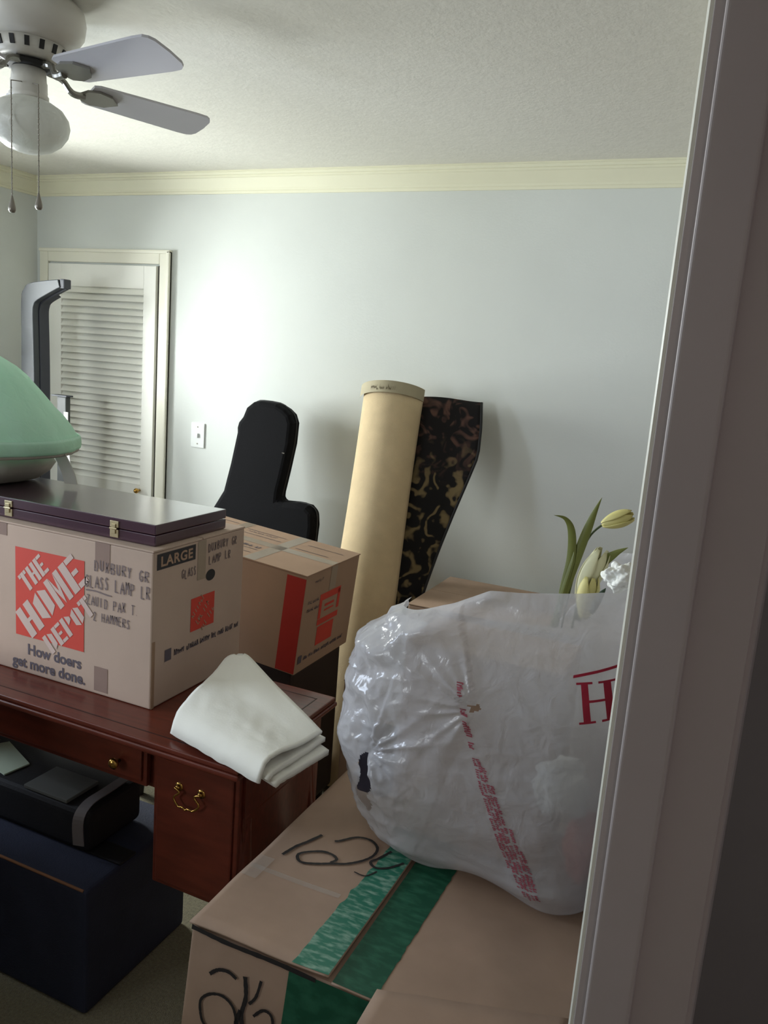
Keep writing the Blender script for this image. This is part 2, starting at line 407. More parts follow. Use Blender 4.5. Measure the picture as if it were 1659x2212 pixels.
# crown moulding: profile (distance from wall, drop from the ceiling)
CP = [(0, .092), (.008, .092), (.010, .082), (.014, .079), (.016, .070), (.024, .056), (.034, .040), (.040, .030), (.046, .027), (.047, .020), (.054, .018), (.056, .008), (.060, .007), (.060, 0), (0, 0)]
struct('trim_1', prism(new(), CP, lambda a, b: Vector((XL + a, YB - a, ZC - b)), lambda a, b: Vector((XR - a, YB - a, ZC - b))), M['crown'])
struct('trim_2', prism(new(), CP, lambda a, b: Vector((XL + a, YB - a, ZC - b)), lambda a, b: Vector((XL + a, YF + a, ZC - b))), M['crown'])
struct('trim_3', prism(new(), CP, lambda a, b: Vector((XR - a, YB - a, ZC - b)), lambda a, b: Vector((XR - a, YF + a, ZC - b))), M['crown'])

# louvered closet door on the back wall
OX0, OX1, OZ = -3.453, -2.722, 2.014
bm = new()
def casing(bm, x0, x1, z0, z1):
    box(bm, x0, x1, YB - .018, YB, z0, z1, .005); 
casing(bm, OX0 - .062, OX0 - .004, 0, OZ + .07); casing(bm, OX1 + .004, OX1 + .068, 0, OZ + .07); casing(bm, OX0 - .004, OX1 + .004, OZ + .006, OZ + .07)
box(bm, OX1 + .05, OX1 + .068, YB - .026, YB, 0, OZ + .07, .005); box(bm, OX0 - .062, OX1 + .068, YB - .026, YB, OZ + .056, OZ + .073, .005)
struct('trim_4', bm, M['trim'])
bm = new(); X0, X1 = OX0 + .003, OX1 - .014
LX0, LX1 = -3.36, -2.812
yd0, yd1 = YB - .020, YB - .001
for (a, b, c, d) in ((X0, LX0, .01, OZ - .004), (LX1, X1, .01, OZ - .004), (LX0, LX1, 1.898, OZ - .004), (LX0, LX1, .80, .905), (LX0, LX1, .01, .16)):
    box(bm, a, b, yd0, yd1, c, d, .002)
door = struct('door_1', bm, M['louver'])
bm = new()
def slat(bm, zc, x0, x1):
    t = .003; hw = .0215
    prism(bm, [(-hw, -t), (hw, -t), (hw, t), (-hw, t)], lambda a, b: Vector((x0, YB - .0108 + a * .44 - b * .5, zc + a * .80 + b * .42)), lambda a, b: Vector((x1, YB - .0108 + a * .44 - b * .5, zc + a * .80 + b * .42)))
n = 29
for i in range(n): slat(bm, 1.884 - i * (1.884 - .92) / (n - 1), LX0 - .003, LX1 + .003)
for i in range(18): slat(bm, .786 - i * .0352, LX0 - .003, LX1 + .003)
struct('door_1_louvers', bm, M['louver'], door)
bm = new(); box(bm, OX1 - .012, OX1 + .002, YB - .004, YB - .001, .01, OZ); struct('door_1_gap', bm, M['dark'], door)
bm = new(); tube(bm, [(OX1 - .09, YB - .02, .875), (OX1 - .09, YB - .035, .875)], .006, 12); 
lathe_pts = [(0.001, 0), (.012, .004), (.014, .012), (.010, .02), (.001, .023)]
for k in range(1):
    V = []
    for (r, d) in lathe_pts: V.append([bm.verts.new((OX1 - .09 + r * math.cos(a * PI / 8), YB - .035 - d, .875 + r * math.sin(a * PI / 8))) for a in range(16)])
    for i in range(len(V) - 1):
        for a in range(16): bm.faces.new((V[i][a], V[i][(a + 1) % 16], V[i + 1][(a + 1) % 16], V[i + 1][a]))
struct('door_1_knob', bm, M['hbrass'], door, smooth=True)

# doorway the picture is taken through: jamb lining, stop, casings on both sides
bm = new()
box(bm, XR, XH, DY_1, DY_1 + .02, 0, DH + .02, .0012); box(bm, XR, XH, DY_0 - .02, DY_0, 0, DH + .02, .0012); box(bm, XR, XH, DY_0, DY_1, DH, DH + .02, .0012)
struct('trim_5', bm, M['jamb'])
bm = new()
box(bm, -.0660, -.0165, DY_1 - .011, DY_1, 0, DH, .0045, 4); box(bm, -.0660, -.0165, DY_0, DY_0 + .011, 0, DH, .0045, 4); box(bm, -.0660, -.0165, DY_0 + .011, DY_1 - .011, DH - .011, DH, .0045, 4)
struct('trim_6', bm, M['jamb'])
# casing profile: distance from the opening edge, height off the wall
CS = [(.004, 0), (.004, .0040), (.0065, .0058), (.010, .0058), (.012, .0065), (.034, .0080), (.038, .0092), (.058, .0105), (.061, .0090), (.061, 0)]
def frame_casing(x, sgn):
    bm = new(); f = lambda y, dy: None
    prism(bm, CS, lambda a, b: Vector((x + sgn * b, DY_1 + a, 0)), lambda a, b: Vector((x + sgn * b, DY_1 + a, DH + a)))
    prism(bm, CS, lambda a, b: Vector((x + sgn * b, DY_0 - a, 0)), lambda a, b: Vector((x + sgn * b, DY_0 - a, DH + a)))
    prism(bm, CS, lambda a, b: Vector((x + sgn * b, DY_0 - a, DH + a)), lambda a, b: Vector((x + sgn * b, DY_1 + a, DH + a)))
    return bm
struct('trim_7', frame_casing(XR, -1), M['trim'])
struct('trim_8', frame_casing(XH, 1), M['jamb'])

# light switch
sx, sz = -2.464, 1.2
t = thing('light_switch', 'white toggle light switch on the back wall right of the louvered door', 'light switch', (sx, YB, sz))
obj('face_plate', B(sx - .040, sx + .040, YB - .007, YB, sz - .062, sz + .062, .003), M['plate'], t)
obj('toggle', B(sx - .006, sx + .006, YB - .016, YB - .006, sz - .012, sz + .010, .002), M['plate'], t)
for dz in (-.042, .042): obj('screw', tube(new(), [(sx, YB - .0066, sz + dz), (sx, YB - .0085, sz + dz)], .0035, 10), M['chain'], t)

# ------------------------------------------------------------------ ceiling fan
FX, FY = -1.742, 1.590
t = thing('ceiling_fan', 'white ceiling fan with a frosted bowl light and two pull chains', 'ceiling fan', (FX, FY, ZC))
bm = new(); lathe(bm, [(.085, 2.44), (.116, 2.438), (.131, 2.422), (.135, 2.400), (.131, 2.372), (.114, 2.346), (.091, 2.334)], (FX, FY))
obj('motor_housing', bm, M['fanwhite'], t, smooth=True)
bm = new(); lathe(bm, [(.090, 2.3335), (.079, 2.302), (.072, 2.297), (.060, 2.296)], (FX, FY)); vb = obj('vent_band', bm, M['fanwhite'], t, smooth=True)
for k in range(16):
    bm = new(); a = 2 * PI * k / 16
    c, s = math.cos(a), math.sin(a)
    def vf(u, v, d, c=c, s=s): r = .0885 - (v) * .349 + d; return Vector((FX + r * c - u * s, FY + r * s + u * c, 2.329 - v))
    prism(bm, [(-.0055, .0), (.0055, .0), (.0055, .019), (-.0055, .019)], lambda u, v: vf(u, v, -.002), lambda u, v: vf(u, v, .003)); obj('vent_slot', bm, M['vent'], vb)

bm = new(); lathe(bm, [(.050, 2.295), (.058, 2.291), (.058, 2.283), (.045, 2.280)], (FX, FY)); obj('hub_plate', bm, M['vent'], t, smooth=True)
bm = new(); lathe(bm, [(.040, 2.279), (.042, 2.252), (.0435, 2.250), (.0435, 2.222), (.047, 2.219), (.047, 2.204)], (FX, FY)); obj('light_fitter', bm, M['fanwhite'], t, smooth=True)
bm = new(); lathe(bm, [(.045, 2.208), (.056, 2.204), (.080, 2.190), (.094, 2.170), (.0975, 2.152), (.093, 2.132), (.078, 2.110), (.055, 2.093), (.028, 2.084), (.002, 2.082)], (FX, FY)); obj('glass_shade', bm, M['globe'], t, smooth=True)
ZB = 2.262
a0 = math.radians(-7.5)
for k in range(5):
    a = (a0 if k == 0 else a0 + math.radians(2.5) + 2 * PI * k / 5); c, s = math.cos(a), math.sin(a); tilt = math.radians(-13)
    def bf(u, v, w, c=c, s=s):   # u along the blade, v across, w up
        vv = v * math.cos(tilt) - w * math.sin(tilt); ww = v * math.sin(tilt) + w * math.cos(tilt)
        return Vector((FX + u * c - vv * s, FY + u * s + vv * c, ZB + ww))
    P = [(.150, -.045), (.165, -.052), (.30, -.057), (.44, -.062)]
    P += [(.462 + .030 * math.sin(q), -.032 - .030 * math.cos(q)) for q in (.3, .8, 1.3)]
    P += [(.494, 0.0)] + [(x, -y) for x, y in P[::-1]]
    bm = prism(new(), P, lambda u, v: bf(u, v, -.003), lambda u, v: bf(u, v, .003))
    bl = obj('blade', bm, M['blade'], t)
    bm = new()
    ip = catmull([bf(.050, 0, .026), bf(.085, 0, .016), bf(.108, 0, -.010), bf(.140, 0, -.010)], 5)
    tube(bm, ip, [.010, .010, .009, .009, .008, .008, .008, .008, .008, .009, .009, .009, .009, .009, .010, .010][:len(ip)], 8)
    leafp = [(.128, 0), (.140, -.026), (.168, -.036), (.205, -.028), (.232, 0), (.205, .028), (.168, .036), (.140, .026)]
    prism(bm, leafp, lambda u, v: bf(u, v, -.010), lambda u, v: bf(u, v, -.0035))
    obj('blade_iron', bm, M['iron'], t, smooth=False)
for (px, py, zb, zt) in ((FX + .0888, FY - .0526, 1.972, 2.205), (FX + .0439, FY - .0929, 1.958, 2.205)):
    bm = new(); q_ = math.hypot(px - FX, py - FY); ex, ey = FX + (px - FX) * .043 / q_, FY + (py - FY) * .043 / q_
    tube(bm, [(ex, ey, 2.238), (px, py, 2.222), (px, py, zt), (px, py, zb)], .0013, 6)
    z = zt
    while z > zb:
        bmesh.ops.create_icosphere(bm, subdivisions=1, radius=.0024, matrix=Matrix.Translation((px, py, z))); z -= .012
    pc = obj('pull_chain', bm, M['chain'], t)
    bm = lathe(new(), [(.002, zb + .002), (.004, zb - .006), (.009, zb - .026), (.009, zb - .032), (.006, zb - .037), (.001, zb - .038)], (px, py), 16); obj('chain_fob', bm, M['chain'], pc, smooth=True)

# ------------------------------------------------------------------ desk
DX0, DX1, DY0, DY1, DZ = -2.30, -.856, 1.318, 1.775, .76
t = thing('writing_desk', 'dark mahogany desk with brass drawer pulls under the moving boxes', 'desk', ((DX0 + DX1) / 2, (DY0 + DY1) / 2, 0))
bm = new(); box(bm, DX0 + .004, DX1 - .004, DY0 + .004, DY1 - .004, DZ - .012, DZ, .004, 3); box(bm, DX0, DX1, DY0, DY1, DZ - .026, DZ - .0125, .006, 3); box(bm, DX0 + .012, DX1 - .012, DY0 + .012, DY1 - .012, DZ - .034, DZ - .0265, .003)
top = obj('desk_top', bm, M['desk'], t)
bm = new()
e = .0006; g = .040
for (a, b, c, d) in ((DX0 + g, DX1 - g, DY0 + g, DY0 + g + .003), (DX0 + g, DX1 - g, DY1 - g - .003, DY1 - g), (DX1 - g - .003, DX1 - g, DY0 + g, DY1 - g)):
    box(bm, a, b, c, d, DZ - .002, DZ + e)
obj('inlay_line', bm, M['inlay'], top)
ax0, ax1, ay0, ay1 = DX0 + .03, DX1 - .03, DY0 + .068, DY1 - .03
bm = new()
box(bm, ax0, ax1, ay0 + .012, ay1, .60, DZ - .034); box(bm, -1.135, ax1, ay0 + .012, ay1, .36, .60, .004)
box(bm, ax0, -2.02, ay0 + .012, ay1, .36, .60, .004)
obj('carcass', bm, M['desk'], t)
def drawer(name, x0, x1, z0, z1):
    bm = new(); box(bm, x0, x1, ay0 - .004, ay0 + .012, z0, z1, .004); box(bm, x0 + .012, x1 - .012, ay0 - .010, ay0 - .003, z0 + .012, z1 - .012, .004)
    return obj(name, bm, M['desk'], t)
dc = drawer('drawer', -2.005, -1.150, .605, .718)
bm = lathe(new(), [(.005, 0), (.006, .010), (.013, .016), (.014, .022), (.008, .028), (.001, .029)], (0, 0), 20)
bm.transform(Matrix.Translation((-1.228, ay0 - .010, .655)) @ Matrix.Rotation(PI / 2, 4, 'X')); obj('knob', bm, M['hbrass'], dc, smooth=True)
def bail(parent, x, z, w=.062):
    bm = new(); y = ay0 - .010
    for sxx in (-1, 1):
        tube(bm, [(x + sxx * w / 2, y + .002, z), (x + sxx * w / 2, y - .010, z)], [.007, .0045], 10)
        tube(bm, [(x + sxx * w / 2, y + .003, z), (x + sxx * w / 2, y - .002, z)], .0105, 14)
    pts = [(x - w / 2 - .004, y - .012, z + .002), (x - w / 2 + .010, y - .013, z - .006), (x - w / 2 - .004, y - .014, z - .022), (x - w / 2 + .010, y - .016, z - .038), (x - .008, y - .017, z - .037), (x, y - .017, z - .041), (x + .008, y - .017, z - .037), (x + w / 2 - .010, y - .016, z - .038), (x + w / 2 + .004, y - .014, z - .022), (x + w / 2 - .010, y - .013, z - .006), (x + w / 2 + .004, y - .012, z + .002)]
    tube(bm, catmull(pts, 5), .0026, 8); obj('handle', bm, M['hbrass'], parent, smooth=True)
dr = drawer('drawer', -1.128, -.892, .368, .718); bail(dr, -1.020, .640)
dl = drawer('drawer', -2.262, -2.027, .368, .718); bail(dl, -2.145, .640)
for (lx, ly, fx, fy) in ((ax1 - .03, ay0 + .035, 1, -1), (ax1 - .03, ay1 - .03, 1, 1), (ax0 + .03, ay0 + .035, -1, -1), (ax0 + .03, ay1 - .03, -1, 1)):
    pts = [(lx, ly, .60), (lx + fx * .012, ly + fy * .008, .44), (lx + fx * .030, ly + fy * .016, .37), (lx + fx * .018, ly + fy * .010, .27), (lx, ly, .15), (lx - fx * .004, ly, .06), (lx + fx * .014, ly + fy * .010, .02), (lx + fx * .016, ly + fy * .012, 0)]
    cp = catmull(pts, 4); nn = len(cp); rad = []
    for i in range(nn):
        q = i / (nn - 1); rad.append(.030 if q < .15 else (.036 if q < .35 else (.030 - .030 * (q - .35)) if q < .75 else .020 + .016 * (q - .75) * 4))
    obj('leg', tube(new(), cp, rad, 12), M['desk'], t, smooth=True)

# ------------------------------------------------------------------ moving box on the desk (printed)
bx0, bx1, by0, by1, bz0, bz1 = -1.888, -1.201, 1.449, 1.825, .7612, 1.158
t = thing('moving_box', 'large cardboard moving box with big orange square logo, on the desk', 'box', ((bx0 + bx1) / 2, (by0 + by1) / 2, bz0), 'moving boxes')
bm = new(); box(bm, bx0, bx1, by0, by1, bz0, bz1 - .006, .004)
body = obj('carton', bm, M['card'], t)
bm = new(); my = (by0 + by1) / 2
box(bm, bx0 - .001, bx1 + .001, by0 - .001, my - .002, bz1 - .0055, bz1 - .001, .001); box(bm, bx0 - .001, bx1 + .001, my + .002, by1 + .001, bz1 - .0055, bz1 - .001, .001)
obj('flap', bm, M['card'], t)
F = lambda u, v: Vector((u, by0 - .0008, v))
F2 = lambda u, v: Vector((u, by0 - .0014, v))
bm = rect(new(), -1.643, -1.411, .862, 1.097, F); lg = obj('logo', bm, M['orange'], t, label='orange square with pale stencil lettering')
# lettering climbs at 45 degrees, clipped to the square's neighbourhood like the print
def rot(f, cx, cz, ang=PI / 4, sx=1.0):
    ca, sa = math.cos(ang), math.sin(ang)
    return lambda u, v: f(cx + u * sx * ca - v * sa, cz + u * sx * sa + v * ca)
bm = new()
def stencil(bm, text, size, cx, cz, width):
    """slab stencil capitals in 1-unit cells, stretched to the given width"""
    G = {'T': ['v.5', 't', 's'], }
    n = len(text); cw = width / n; f = rot(F2, cx, cz)
    def bar(u0, u1, v0, v1): rect(bm, u0, u1, v0, v1, f)
    for i, ch in enumerate(text):
        u = -width / 2 + cw * (i + .06); w = cw * .88; h = size; v = -h / 2; s = w * .40; th = h * .11
        if ch == 'T': bar(u + w * .30, u + w * .70, v, v + h); bar(u, u + w * .27, v + h * .80, v + h); bar(u + w * .73, u + w, v + h * .80, v + h)
        if ch == 'H': bar(u, u + s, v, v + h); bar(u + w - s, u + w, v, v + h); bar(u + s, u + w - s, v + h * .44, v + h * .56)
        if ch == 'E': bar(u, u + s, v, v + h); bar(u + s + w * .04, u + w, v, v + th * 1.5); bar(u + s + w * .04, u + w, v + h - th * 1.5, v + h); bar(u + s + w * .04, u + w * .82, v + h * .43, v + h * .57)
        if ch == 'M': bar(u, u + w * .30, v, v + h); bar(u + w * .70, u + w, v, v + h); quad(bm, [f(u + w * .32, v + h), f(u + w * .5, v + h * .45), f(u + w * .5, v), f(u + w * .32, v + h * .55)]); quad(bm, [f(u + w * .68, v + h), f(u + w * .68, v + h * .55), f(u + w * .5, v), f(u + w * .5, v + h * .45)])
        if ch in 'OD P'.replace(' ', '') or ch == 'P':
            (quad(bm, [f(u + w * .44, v + h * .03), f(u + w * .44, v + h * .97), f(u, v + h * .78), f(u, v + h * .22)]) if ch == 'O' else bar(u, u + s, v, v + h))
            lo = 0 if ch != 'P' else .42
            quad(bm, [f(u + w * .56, v + h * (lo + .05)), f(u + w, v + h * (lo + .22)), f(u + w, v + h * .80), f(u + w * .56, v + h * .97)])
    return bm
stencil(bm, 'THE', .052, -1.580, 1.036, .108)
stencil(bm, 'HOME', .084, -1.520, .985, .275)
stencil(bm, 'DEPOT', .052, -1.462, .922, .205)
obj('logo_lettering', bm, M['paleprint'], lg)
bm = new()
lettering(bm, 'How doers', .040, lambda u, v: F(u - 1.603, v + .815), .0012)
lettering(bm, 'get more done.', .040, lambda u, v: F(u - 1.656, v + .776), .0012)
obj('slogan_print', bm, M['inkgrey'], t)
for q in (('DUXBURY GR', -1.378, 1.080, .026, .172, .0028), ('GLASS LAMP LR', -1.408, 1.036, .030, .206, .0028), ('ZAUID PAX T.', -1.402, .990, .024, .168, .0024), ('2 HAMMERS', -1.380, .953, .022, .118, .0024)):
    write(*q, F2, M['inkfaint'], t)
obj('underline', stroke(new(), [(-1.405 + .008 * i, 1.026 + .002 * math.sin(i * .5)) for i in range(11)], .003, F2), M['inkfaint'], t)
for q in ((-1.377, -1.331, 1.086, 1.152), (-1.377, -1.334, .770, .834), (-1.700, -1.672, 1.120, 1.152)): obj('tape_tab', rect(new(), *q, F), M['packtape'], t)
G = lambda u, v: Vector((bx1 + .0008, u, v)); G2 = lambda u, v: Vector((bx1 + .0014, u, v))
bm = rect(new(), 1.462, 1.608, 1.107, 1.146, G); lb = obj('size_label', bm, M['labelblack'], t)
bm = lettering(new(), 'LARGE', .034, lambda u, v: G2(u + 1.474, v + 1.1145), .0010, 1.1, sx=1.12); obj('size_lettering', bm, M['card2'], lb)
bm = rect(new(), 1.618, 1.652, 1.048, 1.150, G); obj('tape_strip', bm, M['packtape2'], t)
bm = new()
for q in (('DUXBURY GR', 1.662, 1.116, .022, .13), ('LAMP LR', 1.666, 1.082, .022, .10), ('GLASS', 1.556, 1.066, .022, .060)): write(*q, .0026, G2, M['inkfaint'], t)
bm = new(); V = [bm.verts.new(G(1.674 + .020 * math.cos(a * PI / 12), 1.052 + .015 * math.sin(a * PI / 12))) for a in range(24)]; bm.faces.new(V)
obj('hand_hole', bm, M['vent'], t)
bm = rect(new(), 1.596, 1.695, .916, 1.004, G); lg2 = obj('logo', bm, M['orange'], t)
bm = new()
for i, q in enumerate((.030, .0, -.030)):
    squiggle(bm, -.035, -.008 + q, .018, .07, .0022, rot(G2, 1.646, .960), .010)
obj('logo_lettering', bm, M['card2'], lg2)
bm = new(); squiggle(bm, 1.535, .874, .016, .28, .0028, G2, .007); obj('fine_print', bm, M['inkgrey'], t); obj('print_mark', rect(new(), 1.498, 1.522, .868, .898, G2), M['inkgrey'], t)
bm = new(); box(bm, bx1 - .0001, bx1 + .0012, by0 + .002, by0 + .012, bz0, bz0 + .17); obj('edge_crease', bm, M['cardedge'], t)

# flat dark case with brass latches
cx0, cx1, cy0, cy1, cz0, cz1 = -2.14, -1.222, 1.480, 1.765, 1.1585, 1.211
t = thing('flat_case', 'flat purple-brown case with brass latches lying on the logo box', 'case', ((cx0 + cx1) / 2, (cy0 + cy1) / 2, cz0))
obj('lower_shell', B(cx0, cx1, cy0, cy1, cz0, cz0 + .026, .0025), M['case'], t)
obj('lid', B(cx0, cx1, cy0, cy1, cz0 + .0275, cz1, .0025), M['case'], t)
for lx in (-1.346, -1.700):
    bm = new(); box(bm, lx - .013, lx + .013, cy0 - .003, cy0 + .001, cz0 + .004, cz0 + .024, .001); box(bm, lx - .013, lx + .013, cy0 - .003, cy0 + .001, cz0 + .029, cz0 + .045, .001)
    box(bm, lx - .006, lx + .006, cy0 - .006, cy0 - .002, cz0 + .014, cz0 + .038, .001); tube(bm, [(lx - .011, cy0 - .005, cz0 + .0265), (lx + .011, cy0 - .005, cz0 + .0265)], .0026, 8)
    obj('latch', bm, M['brass'], t)

# ------------------------------------------------------------------ lamp with mint shade on the case
lx, ly = -1.985, 1.632
t = thing('table_lamp', 'mint green bell lampshade on a grey wrapped lamp, standing on the dark case', 'lamp', (lx, ly, cz1 + .001))
def cloth_w(a, z): return 1 + .012 * math.sin(7 * a + z * 20) * max(0, min(1, (1.46 - z) / .1)) + .006 * math.sin(19 * a)
bm = lathe(new(), [(.262, 1.318), (.260, 1.336), (.252, 1.352), (.238, 1.376), (.218, 1.404), (.196, 1.426), (.168, 1.462), (.122, 1.515), (.095, 1.538), (.055, 1.562), (.022, 1.572)], (lx, ly), 96, cloth_w, cap0=False)
obj('lamp_shade', bm, M['mint'], t, smooth=True, solid=.003)
bm = lathe(new(), [(.266, 1.309), (.268, 1.318), (.266, 1.338), (.262, 1.346)], (lx, ly), 96, cloth_w, False, False)
obj('shade_hem', bm, M['mint'], t, smooth=True, solid=.004)
bm = lathe(new(), [(.262, 1.300), (.2635, 1.309)], (lx, ly), 96, cloth_w, False, False); obj('hem_lining', bm, M['greywrap'], t, smooth=True, solid=.003)
bm = lathe(new(), [(.120, cz1 + .001), (.150, 1.22), (.185, 1.245), (.205, 1.270), (.190, 1.292), (.120, 1.310), (.03, 1.36), (.012, 1.54)], (lx, ly), 64, lambda a, z: 1 + .03 * math.sin(5 * a + z * 30) + .015 * math.sin(13 * a))
obj('wrapped_base', bm, M['greywrap'], t, smooth=True)
bm = new()
pts = catmull([(lx + .240, ly + .06, 1.306), (lx + .255, ly + .06, 1.285), (lx + .268, ly + .065, 1.255), (lx + .275, ly + .07, 1.222)], 6)
for i in range(len(pts) - 1):
    a, b = pts[i], pts[i + 1]; wv = Vector((.018, .006, 0)); quad(bm, [a - wv, a + wv, b + wv, b - wv])
bmesh.ops.remove_doubles(bm, verts=bm.verts[:], dist=.0005)
obj('hanging_strap', bm, M['greywrap'], t, solid=.003)

# grey bent frame and post in the far corner
t = thing('bent_frame', 'grey bent frame with angled top standing in the corner beside the louvered door', 'frame', (-3.25, 2.99, 0))
FP = catmull([(-3.298, 0), (-3.298, .6), (-3.298, 1.338), (-3.295, 1.60), (-3.294, 1.800), (-3.275, 1.850), (-3.240, 1.876), (-3.150, 1.890), (-3.052, 1.899)], 4)
IP = catmull([(-3.040, 1.862), (-3.075, 1.848), (-3.186, 1.797), (-3.209, 1.770), (-3.214, 1.727), (-3.210, 1.60), (-3.206, 1.338), (-3.206, .6), (-3.206, 0)], 4)
P = [(p.x, p.y) for p in [Vector((q[0], q[1])) for q in FP]] + [(q[0], q[1]) for q in IP]
bm = prism(new(), P, lambda a, b: Vector((a, 2.950, b)), lambda a, b: Vector((a, 2.985, b))); obj('front_rail', bm, M['frame'], t, bevel=.004)
bm = prism(new(), P, lambda a, b: Vector((a + .004, 2.986, b - .006)), lambda a, b: Vector((a + .004, 3.002, b - .006))); obj('groove', bm, M['framedark'], t)
P2 = [(a - (.055 if a > -3.12 and b > 1.8 else 0), b) for a, b in P]
bm = prism(new(), P2, lambda a, b: Vector((a, 3.003, b)), lambda a, b: Vector((a, 3.050, b))); obj('rear_rail', bm, M['framedark'], t, bevel=.004)
obj('end_cap', B(-3.046, -3.018, 2.955, 3.000, 1.858, 1.902, .005), M['framedark'], t)
t = thing('grey_post', 'dark grey post with a flat cap in front of the louvers', 'post', (-3.02, 2.97, 0))
obj('post_body', B(-3.062, -3.005, 2.955, 2.985, 0, 1.345, .004), M['post'], t)
obj('post_cap', B(-3.092, -2.992, 2.945, 2.990, 1.3455, 1.353, .002), M['framedark'], t)
bm = new()
pts = catmull([(-2.992, 2.944, 1.275), (-2.985, 2.938, 1.20), (-2.975, 2.935, 1.10), (-2.962, 2.932, 1.02), (-2.945, 2.93, .95), (-2.940, 2.93, .80)], 6)
for i in range(len(pts) - 1):
    a, b = pts[i], pts[i + 1]; wv = Vector((.013, 0, .0)); quad(bm, [a - wv, a + wv, b + wv, b - wv])
bmesh.ops.remove_doubles(bm, verts=bm.verts[:], dist=.0005)
obj('white_strap', bm, M['whitestrap'], t, solid=.004)

# ------------------------------------------------------------------ second carton (leaning, taped) on an ottoman behind the desk
th = math.radians(5.0)
piv = Vector((-1.175, 2.10, .632))
TR = Matrix.Translation(piv) @ Matrix.Rotation(th, 4, 'Y')
W2, D2, H2 = .66, .372, .334
t = thing('moving_box', 'taped cardboard box with a red corner stripe, leaning behind the logo box', 'box', piv, 'moving boxes')
T = lambda bm: (bm.transform(TR), bm)[1]
obj('carton', T(B(-W2, 0, 0, D2, 0, H2 - .004, .004)), M['card2'], t)
bm = new(); box(bm, -W2 - .002, .002, -.002, D2 / 2 - .0015, H2 - .0035, H2 + .001, .001); box(bm, -W2 - .002, .002, D2 / 2 + .0015, D2 + .002, H2 - .0035, H2 + .001, .001)
obj('flap', T(bm), M['card2'], t)
FF = lambda u, v: TR @ Vector((u, -.0028, v)); RR = lambda u, v: TR @ Vector((.0008, u, v)); TT = lambda u, v: TR @ Vector((u, v, H2 + .0014)); TT2 = lambda u, v: TR @ Vector((u, v, H2 + .002))
RR2 = lambda u, v: TR @ Vector((.0014, u, v))
FF = lambda u, v: TR @ Vector((u, -.0008, v))
obj('red_stripe', rect(new(), -.070, -.001, .004, H2 - .012, FF), M['redprint'], t)
bm = new()
for (a, b, c, d) in ((.110, .255, .222, .246), (.110, .128, .160, .222), (.237, .255, .170, .240), (.110, .255, .138, .158), (.150, .215, .196, .205), (.150, .215, .180, .186)): rect(bm, a, b, c, d, RR)
rect(bm, .118, .232, .066, .132, RR); obj('logo', bm, M['orange'], t)
for q in ((.03, .232, .012, .07, .002, RR2, .008), (.03, .205, .012, .08, .002, RR2, .008), (.06, .298, .010, .06, .0016, RR2, .008), (.05, .038, .014, .27, .0028, RR2, .007)): obj('fine_print', squiggle(new(), *q), M['inkgrey'], t)
obj('print_mark', rect(new(), .012, .036, .034, .060, RR2), M['inkgrey'], t)
bm = new(); rect(bm, -W2, .001, D2 * .5 - .022, D2 * .5 + .022, TT); rect(bm, -.240, -.195, .0, D2, TT); rect(bm, -.47, -.43, 0, D2, TT)
tp = obj('tape', bm, M['packtape2'], t)
bm = rect(new(), D2 / 2 - .022, D2 / 2 + .022, .25, H2, RR); obj('tape', bm, M['packtape2'], t)
for (u0, v0, u1, v1) in ((-.40, .06, -.25, .06), (-.40, .10, -.25, .10), (-.42, .25, -.25, .25), (-.42, .30, -.26, .30), (-.17, .30, -.03, .30), (-.60, .28, -.48, .28), (-.60, .33, -.48, .33), (-.18, .23, -.05, .23)):
    obj('top_print', stroke(new(), [(u0 + (u1 - u0) * k / 6, v0 + (v1 - v0) * k / 6) for k in range(7)], .0024, TT2), M['inkgrey'], t)
obj('fine_print', squiggle(new(), -.38, .118, .020, .12, .004, TT2, .012), M['inkgrey'], t); obj('fine_print', squiggle(new(), -.40, .275, .012, .12, .002, TT2, .009), M['inkgrey'], t)

t = thing('ottoman', 'dark brown ottoman holding up the red striped box behind the desk', 'ottoman', (-1.50, 2.29, 0))
pol = [(-1.86, .08), (-1.19, .08), (-1.19, .6285), (-1.86, .6285 + .67 * math.tan(th))]
obj('padded_body', prism(new(), pol, lambda a, b: Vector((a, 2.12, b)), lambda a, b: Vector((a, 2.46, b))), M['darkbrown'], t, bevel=.012)
for (a, b) in ((-1.82, 2.15), (-1.23, 2.15), (-1.82, 2.43), (-1.23, 2.43)):
    obj('leg', lathe(new(), [(.014, 0), (.022, .085)], (a, b), 14), M['darkbrown'], t)

# boxes glimpsed between the desk and the bag
def plain_box(label, x0, x1, y0, y1, z1, m, bev=.005):
    t = thing('cardboard_box', label, 'box', ((x0 + x1) / 2, (y0 + y1) / 2, 0))
    obj('carton', B(x0, x1, y0, y1, .001, z1 - .005, bev), m, t)
    bm = new(); my = (y0 + y1) / 2
    box(bm, x0 - .001, x1 + .001, y0 - .001, my - .0015, z1 - .0045, z1, .001); box(bm, x0 - .001, x1 + .001, my + .0015, y1 + .001, z1 - .0045, z1, .001)
    obj('flap', bm, m, t); return t
plain_box('plain brown box on the floor between the desk and the white bag', -.775, -.36, 1.93, 2.30, .46, M['card3'])
plain_box('dim brown box standing behind the desk corner, under the rug roll', -1.10, -.76, 2.32, 2.50, .56, M['card3'])
t = plain_box('low brown box against the back wall beside the rug roll', -1.045, -.12, 2.72, 3.20, .742, M['card3'])

